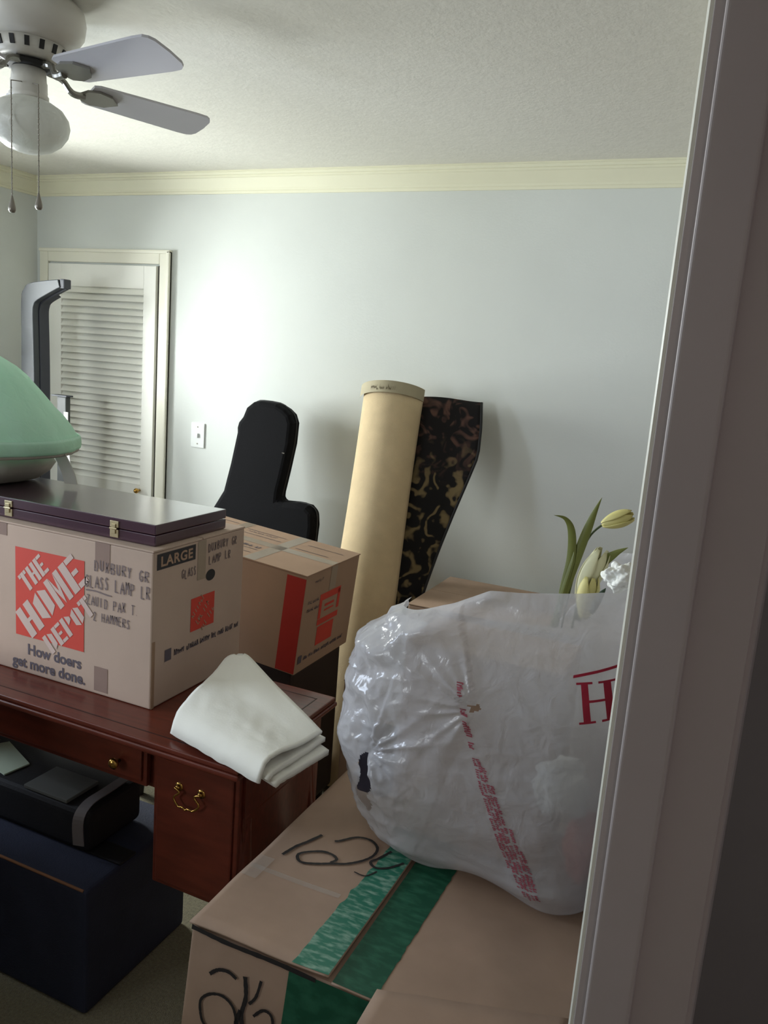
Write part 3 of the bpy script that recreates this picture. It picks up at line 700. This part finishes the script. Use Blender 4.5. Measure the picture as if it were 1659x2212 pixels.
# ------------------------------------------------------------------ guitar bag leaning on the back wall
t = thing('guitar_bag', 'black padded guitar bag leaning on the wall beside the light switch', 'guitar bag', (-1.95, 2.9, 0))
UP = [(-2.171, .902), (-2.123, .994), (-2.106, 1.123), (-2.094, 1.262), (-2.098, 1.285), (-2.094, 1.310), (-2.075, 1.337), (-2.062, 1.380), (-2.029, 1.408), (-1.994, 1.415), (-1.907, 1.411), (-1.862, 1.392), (-1.830, 1.370), (-1.810, 1.332), (-1.806, 1.240), (-1.817, 1.116), (-1.828, 1.020), (-1.826, .990), (-1.80, .985), (-1.729, .989), (-1.680, .984), (-1.645, .958), (-1.634, .90), (-1.632, .80)]
LOW = [(-1.655, .70), (-1.675, .60), (-1.640, .48), (-1.60, .30), (-1.63, .12), (-1.75, .02), (-1.95, .0), (-2.15, .02), (-2.27, .12), (-2.30, .30), (-2.26, .48), (-2.22, .60), (-2.23, .72), (-2.215, .82)]
OUT = UP + LOW
ly_ = lambda z: 3.1 - .177 * (1.41 - z)
gf = lambda d: (lambda a, b: Vector((a, ly_(b) + d, b + .0)))
bm = prism(new(), OUT, gf(0.0), gf(.085)); obj('padded_shell', bm, M['gigbag'], t, bevel=.022)
def ring(d): return [gf(d)(a, b) for a, b in OUT] + [gf(d)(*OUT[0])]
bm = new(); tube(bm, catmull(ring(.043)[:-1], 2, True) + [ring(.043)[0]], .0045, 6); obj('zip_piping', bm, M['gigpipe'], t, smooth=True)
bm = new(); box(bm, -1.838, -1.826, ly_(1.22) - .004, ly_(1.22) + .004, 1.196, 1.201); obj('zip_pull', bm, M['chain'], t)

# ------------------------------------------------------------------ rolled rug with a loose flap
t = thing('rolled_rug', 'tall rolled rug, beige backing outside and dark scroll pile on the loose flap', 'rug', (-1.23, 2.62, 0))
A0 = Vector((-1.235, 2.62, .0)); A1 = Vector((-1.342, 3.13, 1.515))
axd = (A1 - A0).normalized(); ux = Vector((1, 0, 0)); ux = (ux - axd * ux.dot(axd)).normalized(); uy = axd.cross(ux) * 1
bm = new(); nr = 40
rad = lambda s: .139 + .004 * math.sin(s * 6)
def rp(a, s, r): return A0 + (A1 - A0) * s + (ux * math.cos(a) + uy * math.sin(a)) * r
# spiral end: outer shell plus inner coils as one rolled sheet
V = []
turns = 3.2; N = 150
for j in range(14):
    s = j / 13; row = []
    for i in range(N):
        q = i / (N - 1); a = -.15 - 2 * PI * turns * q; r = rad(s) * (1 - .72 * q)
        row.append(bm.verts.new(rp(a, s * .999 + .001, r)))
    V.append(row)
for j in range(13):
    for i in range(N - 1): bm.faces.new((V[j][i], V[j][i + 1], V[j + 1][i + 1], V[j + 1][i]))
obj('roll', bm, M['jute'], t, smooth=True, solid=.007)
# label strip round the top edge of the roll
bm = new()
V = grid(bm, 26, 3, lambda u, v: rp(-PI * 1.05 + u * PI * 1.12 if False else PI + .35 + u * (PI - .5), .968 + v * .031, rad(1) + .0048))
ls = obj('label_strip', bm, M['bind'], t, smooth=True)
bm = new(); lf = lambda u, v: rp(u, v, rad(1) + .0056)
squiggle(bm, PI + 1.2, .976, .012, .8, .004, lf, .05); obj('label_print', bm, M['bindtext'], ls)
# the loose flap
FL = [(-1.209, 1.500), (-1.10, 1.503), (-.988, 1.496), (-.968, 1.40), (-.955, 1.286), (-.978, 1.182), (-1.009, 1.050), (-1.040, .900), (-1.060, .78), (-1.085, .60), (-1.09, .0), (-1.20, .0), (-1.215, .695), (-1.222, 1.043), (-1.232, 1.267)]
fk = (3.13 - 2.62) / 1.515
def flapf(u, v):
    z = v * 1.5
    R_ = [(0, -1.09), (.60, -1.085), (.78, -1.060), (.90, -1.040), (1.05, -1.009), (1.182, -.978), (1.286, -.955), (1.40, -.966), (1.5, -.985)]
    for k in range(len(R_) - 1):
        if R_[k][0] <= z <= R_[k + 1][0] + 1e-6:
            q = (z - R_[k][0]) / (R_[k + 1][0] - R_[k][0]); xr = R_[k][1] + (R_[k + 1][1] - R_[k][1]) * q; break
    cxr = A0.x + (A1.x - A0.x) * z / 1.515; yc = A0.y + (A1.y - A0.y) * z / 1.515
    xl = cxr + .118
    x = xl + (xr - xl) * u
    y = yc + .055 + .10 * (u ** 1.5) * (v ** 1.0) * .3 - .045 * (1 - u) ** 2
    y = min(y, YB - .02)
    return Vector((x, y, z + .004 * math.sin(u * 5)))
bm = new(); grid(bm, 14, 40, flapf); obj('loose_flap', bm, M['pile'], t, smooth=True, solid=.009, label='black pile with brown and ochre scrolls')
bm = new(); tube(bm, [flapf(1, k / 39) for k in range(40)] , .0065, 8); obj('bound_edge', bm, M['gigpipe'], t, smooth=True)

# ------------------------------------------------------------------ folded white cloth on the desk corner
t = thing('folded_cloth', 'folded white cotton cloth overhanging the desk corner', 'cloth', (-.93, 1.5, DZ))
def sheet(L, Fp, Rr, P, th0, sag, seed, zoff=0):
    """a folded layer: corners left, front, right, peak"""
    def f(u, v):
        a = Vector(L) * (1 - u) + Vector(Fp) * u; b = Vector(P) * (1 - u) + Vector(Rr) * u
        p = a * (1 - v) + b * v
        p.z += -sag * math.sin(PI * v) * (1 - .4 * u) + .003 * noise.noise(Vector((u * 3 + seed, v * 4, seed))) + .0025 * (1 - abs(noise.noise(Vector((u * 6 + v * 3, v * 14 + seed, 1)))) * 2) * (1 - v) + (.034 * (1 - (1 - min(1, v / .38)) ** 2) * (1 - v) if th0 > .02 else 0)
        e = max(0, 1 - v / .10); p.z -= th0 * e * e
        cw = max(0, 1 - (u + 1 - v) / .22) ** 2; p += ((Vector(Fp) + Vector(Rr)) / 2 - p) * .13 * cw
        return p
    return f
def layer(L, Fp, Rr, P, th0, sag, seed, nm, solid):
    bm = new(); grid(bm, 36, 26, sheet(L, Fp, Rr, P, th0, sag, seed)); return obj(nm, bm, M['cloth'], t, smooth=True, solid=solid)
layer((-1.070, 1.365, .796), (-.770, 1.262, .812), (-.742, 1.470, .818), (-1.105, 1.665, .885), .028, .018, 1, 'top_layer', .006)
layer((-1.060, 1.375, .788), (-.756, 1.272, .800), (-.736, 1.476, .800), (-1.020, 1.560, .800), .010, .0, 2, 'fold_layer', .010)
layer((-1.055, 1.385, .780), (-.742, 1.280, .784), (-.715, 1.455, .784), (-.985, 1.570, .784), .004, .0, 3, 'fold_layer', .012)

# ------------------------------------------------------------------ trunk under the desk edge with things on it
kx0, kx1, ky0, ky1, kz = -1.95, -1.252, 1.298, 1.68, .342
t = thing('storage_trunk', 'navy blue fabric trunk on the carpet in front of the desk', 'trunk', ((kx0 + kx1) / 2, (ky0 + ky1) / 2, 0))
obj('trunk_body', B(kx0, kx1, ky0, ky1, 0.001, kz, .014, 4), M['trunk'], t)
bm = new(); tube(bm, [(kx0 + .01, ky0 + .003, kz - .003), (kx1 - .012, ky0 + .003, kz - .003)], .0035, 8); obj('piping', bm, M['piping'], t, smooth=True)
bm = new(); box(bm, kx0 + .01, kx1 - .002, ky0 + .115, ky0 + .175, kz + .0005, kz + .006, .002); obj('lid_strap', bm, M['blackbag'], t)
t = thing('document_bag', 'black soft bag lying on the navy trunk with a grey strap', 'bag', (-1.52, 1.5, kz))
obj('bag_body', B(-1.90, -1.345, 1.402, 1.60, kz + .0065, kz + .120, .022, 4), M['blackbag'], t)
bm = new()
pts = catmull([(-1.370, 1.393, kz + .03), (-1.372, 1.394, kz + .10), (-1.375, 1.43, kz + .127), (-1.378, 1.50, kz + .1275), (-1.382, 1.57, kz + .126)], 6)
for i in range(len(pts) - 1):
    a, b = pts[i], pts[i + 1]; wv = Vector((.014, .004, 0)); quad(bm, [a - wv, a + wv, b + wv, b - wv])
bmesh.ops.remove_doubles(bm, verts=bm.verts[:], dist=.0005); obj('strap', bm, M['strapgrey'], t, solid=.003)
t = obj('paper_pad', B(-1.575, -1.425, 1.408, 1.52, kz + .1205, kz + .130, .002), M['greypad']); tag(t, 'grey pad lying on the black bag', 'pad')
bm = prism(new(), [(-1.86, 1.47), (-1.665, 1.425), (-1.655, 1.50), (-1.80, 1.56)], lambda a, b: Vector((a, b, kz + .1205)), lambda a, b: Vector((a, b, kz + .1245))); o = obj('paper_folder', bm, M['greenpaper'])
tag(o, 'pale green paper on the black bag at the left edge', 'paper')

# unseen boxes added left of the trunk to shade it and the drawers
t = thing('cardboard_box', 'brown box on the floor left of the navy trunk, under another box', 'box', (-1.86, .86, 0))
obj('carton', B(-2.12, -1.60, .48, 1.22, .001, .425, .005), M['card3'], t)
t = thing('cardboard_box', 'brown box on top of the box left of the navy trunk', 'box', (-1.86, .86, .426))
obj('carton', B(-2.11, -1.585, .49, 1.235, .426, .845, .005), M['card3'], t)

# ------------------------------------------------------------------ big box in front, green tape
gx0, gx1, gy0, gy1, gz = -.780, -.105, 1.072, 1.765, .600
t = thing('packing_box', 'large scuffed brown box with green tape and marker, holding the white bag', 'box', ((gx0 + gx1) / 2, (gy0 + gy1) / 2, 0))
def sk(x, y, z):   # the carton bulges outward a little towards its foot
    q = (gz - z) * .07
    return Vector((x - q if x < -.4 else x, y - q * .4 if y < 1.4 else y, z))
bm = B(gx0, gx1, gy0, gy1, .001, gz - .007, .007, 3)
for v in bm.verts: v.co = sk(*v.co)
obj('carton', bm, M['card3'], t)
seam = -.497
bm = new(); nx = 26; ny = 24
def top1(u, v):
    x = gx0 - .004 + (seam - gx0 + .004) * u; y = gy0 - .003 + (gy1 - gy0 + .006) * v
    return Vector((x, y, gz + .003 * noise.noise(Vector((x * 9, y * 7, 2))) + .004 * u * (1 - v) + .001))
V = grid(bm, nx, ny, top1); obj('flap', bm, M['card3'], t, smooth=True, solid=.004, label='left flap with black marker writing')
bm = new()
def top2(u, v):
    x = seam + .006 + (gx1 + .003 - seam - .006) * u; y = gy0 - .003 + (gy1 - gy0 + .006) * v
    return Vector((x, y, gz - .003 + .002 * noise.noise(Vector((x * 8, y * 6, 5)))))
grid(bm, nx, ny, top2); obj('flap', bm, M['card3'], t, smooth=True, solid=.004)
def tz1(x, y): 
    u = (x - gx0 + .004) / (seam - gx0 + .004); v = (y - gy0 + .003) / (gy1 - gy0 + .006)
    return gz + .003 * noise.noise(Vector((x * 9, y * 7, 2))) + .004 * u * (1 - v) + .001
def tz2(x, y): return gz - .003 + .002 * noise.noise(Vector((x * 8, y * 6, 5)))
S1 = lambda x, y: Vector((x, y, tz1(x, y) + .0035)); S1b = lambda x, y: Vector((x, y, tz1(x, y) + .0046)); S2 = lambda x, y: Vector((x, y, tz2(x, y) + .0032))
# torn-edge green tape on both flaps and down the front
bm = new()
ys = [gy0 - .002 + (gy1 - gy0) * k / 60 for k in range(61)]
lft = [-.568 + .006 * noise.noise(Vector((y * 40, 0, 0))) + .003 * noise.noise(Vector((y * 130, 3, 0))) + .03 * (y - 1.08) for y in ys]
for k in range(60):
    for c in range(4):
        a0_, a1_ = lft[k] + (seam - .001 - lft[k]) * c / 4, lft[k] + (seam - .001 - lft[k]) * (c + 1) / 4
        b0_, b1_ = lft[k + 1] + (seam - .001 - lft[k + 1]) * c / 4, lft[k + 1] + (seam - .001 - lft[k + 1]) * (c + 1) / 4
        quad(bm, [S1(a0_, ys[k]), S1(a1_, ys[k]), S1(b1_, ys[k + 1]), S1(b0_, ys[k + 1])])
obj('green_tape', bm, M['greentape'], t, label='crinkled green tape')
bm = new()
rgt = [-.412 + .003 * noise.noise(Vector((y * 60, 9, 0))) + .02 * (y - 1.08) for y in ys]
for k in range(60):
    for c in range(4):
        a0_, a1_ = seam + .007 + (rgt[k] - seam - .007) * c / 4, seam + .007 + (rgt[k] - seam - .007) * (c + 1) / 4
        b0_, b1_ = seam + .007 + (rgt[k + 1] - seam - .007) * c / 4, seam + .007 + (rgt[k + 1] - seam - .007) * (c + 1) / 4
        quad(bm, [S2(a0_, ys[k]), S2(a1_, ys[k]), S2(b1_, ys[k + 1]), S2(b0_, ys[k + 1])])
obj('green_tape', bm, M['greentape2'], t)
FR = lambda x, z: sk(x, gy0 - .0012, z) + Vector((0, -.0012, 0)); FRb = lambda x, z: sk(x, gy0 - .0012, z) + Vector((0, -.002, 0))
bm = rect(new(), -.572, -.410, .36, gz - .008, FR, 6, 6); obj('green_tape', bm, M['greentape2'], t)
# marker writing on the top flap
def spl(pts, w, f): return stroke(new(), [(p.x, p.y) for p in catmull([(a, b, 0) for a, b in pts], 8)], w, f)
def mark(pts, w, f): obj('marker_writing', spl(pts, w, f), M['ink'], t)
mark([(-.741, 1.322), (-.731, 1.362), (-.718, 1.389), (-.703, 1.426)], .0065, S1b)
mark([(-.668, 1.418), (-.658, 1.425), (-.632, 1.454), (-.601, 1.459), (-.577, 1.442), (-.573, 1.415), (-.585, 1.388), (-.610, 1.360), (-.636, 1.345), (-.666, 1.327), (-.695, 1.318), (-.712, 1.335), (-.704, 1.352), (-.675, 1.371), (-.650, 1.372), (-.634, 1.362), (-.640, 1.346)], .0055, S1b)
mark([(-.545, 1.445), (-.560, 1.410), (-.569, 1.391), (-.552, 1.380), (-.528, 1.392), (-.506, 1.420)], .0055, S1b)
mark([(-.585, 1.345), (-.56, 1.345), (-.545, 1.37)], .003, S1b)
mark([(-.728, .515), (-.712, .530), (-.690, .535), (-.672, .528)], .006, FRb)
mark([(-.738, .430), (-.740, .455), (-.722, .475), (-.695, .482), (-.672, .470), (-.662, .445), (-.668, .42), (-.70, .40), (-.728, .41), (-.738, .430)], .005, FRb)
mark([(-.655, .540), (-.648, .50), (-.652, .46), (-.640, .41), (-.645, .37)], .0075, FRb)
mark([(-.622, .545), (-.628, .51), (-.640, .49)], .005, FRb)
mark([(-.628, .47), (-.610, .49), (-.592, .485), (-.588, .455), (-.610, .42), (-.632, .43)], .005, FRb)
mark([(-.655, .47), (-.66, .43), (-.64, .38)], .008, FRb)
obj('edge_mark', spl([(-.778, .594), (-.70, .590), (-.60, .592), (-.52, .590)], .008, FRb), M['ink'], t)  # dark stroke paints the shadow gap along the top front edge
bm = new(); rect(bm, -.785, -.745, 1.225, 1.300, lambda x, y: S1b(max(x, gx0), y) , 3, 3); obj('clear_tape', bm, M['cleartape'], t)
bm = new(); rect(bm, -.780, -.575, 1.255, 1.268, S1, 8, 1); obj('tape_glint', bm, M['cleartape'], t)
# loose strip of cardboard along the front of the right flap
bm = new(); grid(bm, 16, 5, lambda u, v: Vector((-.412 + .305 * u, gy0 - .078 + .085 * v + .10 * u * v, gz + .007 + .004 * v - .003 * u + .002 * noise.noise(Vector((u * 6, v * 3, 8)))))); obj('loose_flap', bm, M['card3'], t, smooth=True, solid=.004)

# ------------------------------------------------------------------ white plastic shopping bag
BX, BY, BZ = -.415, 1.585, gz + .018
t = thing('plastic_bag', 'white plastic shopping bag with red print on the green-taped box', 'bag', (BX, BY, BZ))
def interp(T_, z):
    for k in range(len(T_) - 1):
        if z <= T_[k + 1][0]:
            q = max(0, (z - T_[k][0]) / (T_[k + 1][0] - T_[k][0])); q = q * q * (3 - 2 * q); return T_[k][1] + (T_[k + 1][1] - T_[k][1]) * q
    return T_[-1][1]
LEFT = [(0.6, -0.584), (0.64, -0.622), (0.69, -0.654), (0.75, -0.682), (0.835, -0.707), (0.95, -0.696), (1.04, -0.672), (1.11, -0.614), (1.17, -0.549), (1.28, -0.494)]
RIGHT = [(.60, -.12), (.75, -.10), (.95, -.098), (1.12, -.10), (1.28, -.11)]
FRONT = [(.60, 1.425), (.66, 1.392), (.80, 1.375), (1.0, 1.378), (1.12, 1.398), (1.20, 1.428), (1.28, 1.47)]
BACK = [(.60, 1.735), (.75, 1.775), (1.0, 1.79), (1.28, 1.745)]
def sup(a):
    c, s_ = math.cos(a), math.sin(a); e = 2 / (2.9 if c < 0 else 5.5); e2 = 2 / 3.0
    return math.copysign(abs(c) ** e, c), math.copysign(abs(s_) ** e2, s_)
_ang = [2 * PI * k / 6000 for k in range(6001)]
_len = [0.0]
for k in range(6000):
    a_, b_ = sup(_ang[k]), sup(_ang[k + 1]); _len.append(_len[-1] + math.hypot((a_[0] - b_[0]) * .315, (a_[1] - b_[1]) * .19))
import bisect
def even_angle(q):      # angle at an even share of the way round the bag's outline
    q = (q % 1.0) * _len[-1]; k = min(5999, max(0, bisect.bisect_right(_len, q) - 1))
    d_ = _len[k + 1] - _len[k]
    return _ang[k] + (_ang[k + 1] - _ang[k]) * ((q - _len[k]) / d_ if d_ > 0 else 0)
def bag_pt(th_, s, off=0.0):
    ct, st = math.cos(th_), math.sin(th_)
    cxx, sy = sup(th_)
    x_est = (-.73 - .10) / 2 + cxx * .315
    zt = 1.224 + .11 * (x_est + .44)
    zt = min(zt, 1.29) - max(0, -.52 - x_est) * .30
    if sy > 0: zt -= sy * (.17 if x_est < -.36 else (.17 - .19 * min(1, (x_est + .36) / .10)))
    zt += .006 * noise.noise(Vector((ct * 3, st * 3, 4)))
    # front corner of the bag sags onto the box, its middle is drawn up
    zb = BZ - .008 + (.028 * math.exp(-((x_est + .40) / .10) ** 2) * max(0, -sy))
    z = zb + (zt - zb) * s
    xl, xr, yf, yb = interp(LEFT, z), interp(RIGHT, z), interp(FRONT, z), interp(BACK, z)
    yf += .020 * math.exp(-((x_est + .40) / .12) ** 2) * max(0, 1 - (z - .6) / .15) - .018 * math.exp(-((x_est + .22) / .09) ** 2) * max(0, 1 - (z - .6) / .12)
    p = Vector(((xl + xr) / 2 + cxx * (xr - xl) / 2, (yf + yb) / 2 + sy * (yb - yf) / 2, z))
    nrm = Vector((cxx * .5 + ct * .5, sy * .5 + st * .5, .0)).normalized()
    # creases
    d = 0.0
    q = Vector((p.x * 1.0, p.y, p.z))
    lw = max(.15, min(1, (-p.x - .45) / .12))                       # the left end is crumpled most
    def ridge(v): return 1 - abs(noise.noise(v)) * 2
    d += lw * (.0085 * ridge(q * 8 + Vector((3, 1, 0))) + .0065 * ridge(q * 17) + .0035 * ridge(q * 36))
    d += .008 * noise.noise(q * 5 + Vector((0, 7, 0))) + .0025 * ridge(Vector((q.x * 7, q.y * 7, q.z * 16)))
    if st < .3:
        # long folds drawn from the torn spot to the left edge, and diagonal ones along the top
        for (cx_, cz_, amp, fan) in ((-.379, 1.000, .011, 26), (-.590, .850, .011, 22)):
            dx, dz = p.x - cx_, p.z - cz_; rr = math.hypot(dx, dz)
            ang = math.atan2(dz, -dx) if cx_ > -.5 else math.atan2(dz, dx)
            if abs(ang) < 1.3:
                d += amp * math.exp(-rr / .16) * min(1, rr / .03) * ridge(Vector((ang * fan * .12, rr * 2, cx_)))
        if z > 1.0:
            w_ = (p.z - 1.17) - (p.x + .35) * .35
            d += .011 * math.exp(-(w_ / .030) ** 2)
            w_ = (p.z - 1.12) - (p.x + .50) * .75
            d += .010 * math.exp(-(w_ / .022) ** 2) * (1 if p.x < -.35 else .3)
    fade = min(1, s / .06) * min(1, (1 - s) / .03 + .3)
    d -= .004
    return p + nrm * (d * fade + off)
NT, NS = 420, 170
TH0 = .0
TEAR = (-.610, .845, .700)
bm = new()
EA = [even_angle(i / NT) for i in range(NT)]
V = [[bag_pt(EA[i], j / (NS - 1)) for i in range(NT)] for j in range(NS)]
from mathutils.bvhtree import BVHTree
flat = [p for row in V for p in row]
BVH = BVHTree.FromPolygons(flat, [(j * NT + i, j * NT + (i + 1) % NT, (j + 1) * NT + (i + 1) % NT, (j + 1) * NT + i) for j in range(NS - 1) for i in range(NT)])
def torn(p):  # a ragged slit near the left front corner and a small hole in the front
    a = (p.z - .70) / (.845 - .70)
    if 0 < a < 1 and p.y < 1.56:
        xc = -.600 + .006 * math.sin(p.z * 90); w_ = .017 * math.sin(PI * a) ** .5 + .003 * noise.noise(p * 60)
        if abs(p.x - xc - .0) < w_ and p.y < 1.50: return True
    if p.y < 1.45 and ((p.x + .378) / .012) ** 2 + ((p.z - 1.003 - .002 * math.sin(p.x * 300)) / .0065) ** 2 < 1: return True
    return False
BV = [[None] * NT for _ in range(NS)]
for j in range(NS):
    for i in range(NT): BV[j][i] = bm.verts.new(V[j][i])
for j in range(NS - 1):
    for i in range(NT):
        k = (i + 1) % NT
        c = (V[j][i] + V[j + 1][k]) / 2
        if torn(c): continue
        bm.faces.new((BV[j][i], BV[j][k], BV[j + 1][k], BV[j + 1][i]))
cv = bm.verts.new((BX, BY, BZ + .001))
for i in range(NT): bm.faces.new((BV[0][(i + 1) % NT], BV[0][i], cv))
bmesh.ops.delete(bm, geom=[v for v in bm.verts if not v.link_faces], context='VERTS')
bagbody = obj('bag_film', bm, M['bag'], t, smooth=True)
# printing is laid on the front of the film
def film(x, z):
    hit = BVH.ray_cast(Vector((x, .6, z)), Vector((0, 1, 0)))[0]
    return Vector((x, (hit.y if hit else 1.40) - .0016, z))
# big serif H with a bar above it, tilted
ang = math.radians(13)
hf = lambda u, v: film(-.185 + u * math.cos(ang) - v * math.sin(ang), 1.017 + u * math.sin(ang) + v * math.cos(ang))
bm = new(); hh = .074
def hr(u0, u1, v0, v1): rect(bm, u0, u1, v0, v1, hf, max(1, int((u1 - u0) / .006)), max(1, int((v1 - v0) / .006)))
hr(.008, .020, 0, hh); hr(.046, .058, 0, hh); hr(.020, .046, hh * .50, hh * .56)
for u in (0, .038): hr(u, u + .028, 0, .004); hr(u, u + .028, hh - .004, hh)
bar = lambda u, v: film(-.208 + u, 1.096 + u * .40 + v)
rect(bm, 0, .115, 0, .0055, bar, 12, 1)
# the words continue behind the door casing: their first strokes only
obj('red_lettering', bm, M['redink'], t)
# column of fine red print running down the front
bm = new()
def colf(line, lo, hi):
    def f(u, v):  # u runs down the column, v across
        z = hi - u; q = max(0, (1.045 - z) / .40)
        x = -.418 + .155 * q ** 1.15 + .016 * line + v
        return film(x, z)
    return f
for line, lo, hi in ((0, .69, .905), (.5, .66, .905), (1.0, .645, .890), (1.5, .640, .860), (2.1, .64, .78), (2.6, .64, .74)):
    obj('fine_print', squiggle(new(), 0, 0, .0072, hi - lo, .0021, colf(line, lo, hi), .0042), M['pinkink'], t)
for lo, hi in ((1.022, 1.046), (.985, .998), (.945, .975), (.925, .935)):
    obj('fine_print', squiggle(new(), 0, 0, .013, hi - lo, .0024, colf(0, lo, hi), .0045), M['pinkink'], t)

# contents of the bag
t2 = obj('packed_carton', B(-.575, -.24, 1.50, 1.70, gz + .03, 1.06, .006), M['card2']); tag(t2, 'tan carton showing faintly through the upper left of the white bag', 'box')
def blob(name, c, r, m, label, cat, amp=.3, seed=0, sc=6):
    bm = new(); bmesh.ops.create_icosphere(bm, subdivisions=5, radius=1.0)
    for v in bm.verts:
        k = 1 + amp * noise.noise(v.co * sc * .3 + Vector((seed, 0, 0))) + amp * .35 * noise.noise(v.co * sc + Vector((0, seed, 0)))
        v.co = Vector((c[0] + v.co.x * r[0] * k, c[1] + v.co.y * r[1] * k, c[2] + v.co.z * r[2] * k))
    return tag(obj(name, bm, m, smooth=True), label, cat)
blob('tissue_wad', (-.215, 1.445, .860), (.055, .030, .055), M['tissue'], 'crumpled white tissue showing through the front of the white bag', 'tissue paper', .4, 3)
blob('tissue_wad', (-.160, 1.545, 1.262), (.034, .030, .026), M['tissue'], 'crumpled white tissue at the mouth of the bag beside the yellow flowers', 'tissue paper', .5, 8)
blob('coral_cloth', (-.160, 1.470, .74), (.034, .030, .072), M['coral'], 'coral cloth showing through the lower right of the white bag', 'cloth', .25, 5)
bm = new(); box(bm, -.655, -.580, 1.478, 1.520, .700, .856, .010); o = obj('dark_grey_tool', bm, M['darkgrey']); tag(o, 'dark grey object poking through the torn side of the white bag', 'tool')

# artificial flowers sticking out of the bag
t = thing('flower_spray', 'artificial yellow tulips with long green leaves poking out of the bag', 'flowers', (-.27, 1.60, 1.12))
def blade_leaf(name, pts, w, m, par=None):
    cp = catmull(pts, 8); n_ = len(cp); bm = new(); A = []
    for i, p in enumerate(cp):
        q = i / (n_ - 1); ww = w * (max(0, math.sin(PI * min(1, .12 + q * .88))) ** .7) * (1 if q < .5 else (1 - ((q - .5) / .5) ** 2 * .8))
        d = (cp[min(i + 1, n_ - 1)] - cp[max(0, i - 1)]).normalized(); sd = d.cross(Vector((0, -1, 0))).normalized()
        A.append([bm.verts.new(p - sd * ww), bm.verts.new(p + Vector((0, .25 * ww, 0))), bm.verts.new(p + sd * ww)])
    for i in range(n_ - 1):
        for k in range(2): bm.faces.new((A[i][k], A[i][k + 1], A[i + 1][k + 1], A[i + 1][k]))
    return obj(name, bm, m, par or t, smooth=True, solid=.0012)
blade_leaf('leaf', [(-.285, 1.60, 1.12), (-.280, 1.60, 1.20), (-.272, 1.60, 1.27), (-.276, 1.595, 1.325), (-.290, 1.59, 1.350), (-.313, 1.585, 1.355)], .0085, M['leaf'])
blade_leaf('leaf', [(-.292, 1.60, 1.12), (-.272, 1.60, 1.22), (-.252, 1.60, 1.310), (-.238, 1.60, 1.365), (-.226, 1.60, 1.402)], .0095, M['leaf'])
blade_leaf('leaf', [(-.245, 1.61, 1.14), (-.238, 1.61, 1.20), (-.222, 1.61, 1.255), (-.190, 1.61, 1.290), (-.165, 1.61, 1.308)], .0120, M['leaf'])
blade_leaf('leaf', [(-.215, 1.575, 1.17), (-.204, 1.575, 1.205), (-.193, 1.575, 1.228)], .007, M['darkleaf'])
bm = new(); tube(bm, catmull([(-.275, 1.605, 1.12), (-.262, 1.605, 1.24), (-.243, 1.605, 1.315), (-.218, 1.605, 1.348)], 6), .0022, 8); obj('stem', bm, M['stem'], t, smooth=True)
bm = new(); tube(bm, catmull([(-.255, 1.615, 1.12), (-.250, 1.615, 1.19)], 6), .0022, 8); obj('stem', bm, M['stem'], t, smooth=True)
def tulip(base, direction, L, wmax, m):
    d = Vector(direction).normalized(); u = d.orthogonal().normalized(); w_ = d.cross(u)
    bm = new()
    for k in range(6):
        a = 2 * PI * k / 6 + .3; rr = 1 if k % 2 else .86
        def pf(s, q, a=a, rr=rr):
            prof = wmax * rr * (math.sin(PI * min(1, .08 + q * .72)) ** .8)
            wid = .75 * math.sin(PI * min(.98, .10 + .86 * q)) ** .6
            ang_ = a + (s - .5) * 2 * wid
            return Vector(base) + d * (L * q) + (u * math.cos(ang_) + w_ * math.sin(ang_)) * prof
        grid(bm, 9, 12, pf)
    bmesh.ops.remove_doubles(bm, verts=bm.verts[:], dist=.0002)
    return obj('tulip_bloom', bm, m, t, smooth=True, solid=.0012)
tulip((-.220, 1.605, 1.347), (.9, 0, .45), .062, .017, M['petal'])
tulip((-.250, 1.615, 1.185), (.35, 0, 1), .115, .024, M['palepetal'])
tulip((-.232, 1.60, 1.150), (.05, 0, 1), .090, .022, M['petal'])

# ------------------------------------------------------------------ light: daylight through the left windows, an added front window and hall fill
wd = bpy.data.worlds.new('world'); SC.world = wd; wd.use_nodes = True
bg = wd.node_tree.nodes['Background']; bg.inputs['Color'].default_value = (.75, .88, 1, 1); bg.inputs['Strength'].default_value = 1.0
def area(name, loc, rotm, sx_, sy_, power, col):
    l = bpy.data.lights.new(name, 'AREA'); l.shape = 'RECTANGLE'; l.size = sx_; l.size_y = sy_; l.energy = power; l.color = col
    o = bpy.data.objects.new(name, l); COL.objects.link(o); o.location = loc; o.rotation_euler = rotm; return o
# daylight enters through the two window openings
for k, (a, b) in enumerate(WINS):
    area('window_daylight', (XL - .16, (a + b) / 2, (WZ0 + WZ1) / 2 + .03), (0, -PI / 2 + .06, 0), WZ1 - WZ0 - .1, b - a - .1, (62, 100)[k], ((.72, .83, 1.0), (.95, 1.0, .98))[k])
area('window_daylight', ((FW0 + FW1) / 2, YF - .16, (WZ0 + WZ1) / 2 + .03), (PI / 2 - .06, 0, 0), FW1 - FW0 - .1, WZ1 - WZ0 - .1, 35, (.90, .96, 1.0))  # light of the added front window
area('hall_lamp', (.72, -.85, ZC - .03), (0, 0, 0), .3, .3, 5.0, (1.0, .88, .86))  # unseen fill light added in the hall to brighten the jamb

vs = SC.view_settings
SC.display_settings.display_device = 'sRGB'
vs.view_transform = 'Standard'; vs.look = 'None'; vs.gamma = 1.0; vs.exposure = 0.0; vs.use_curve_mapping = False
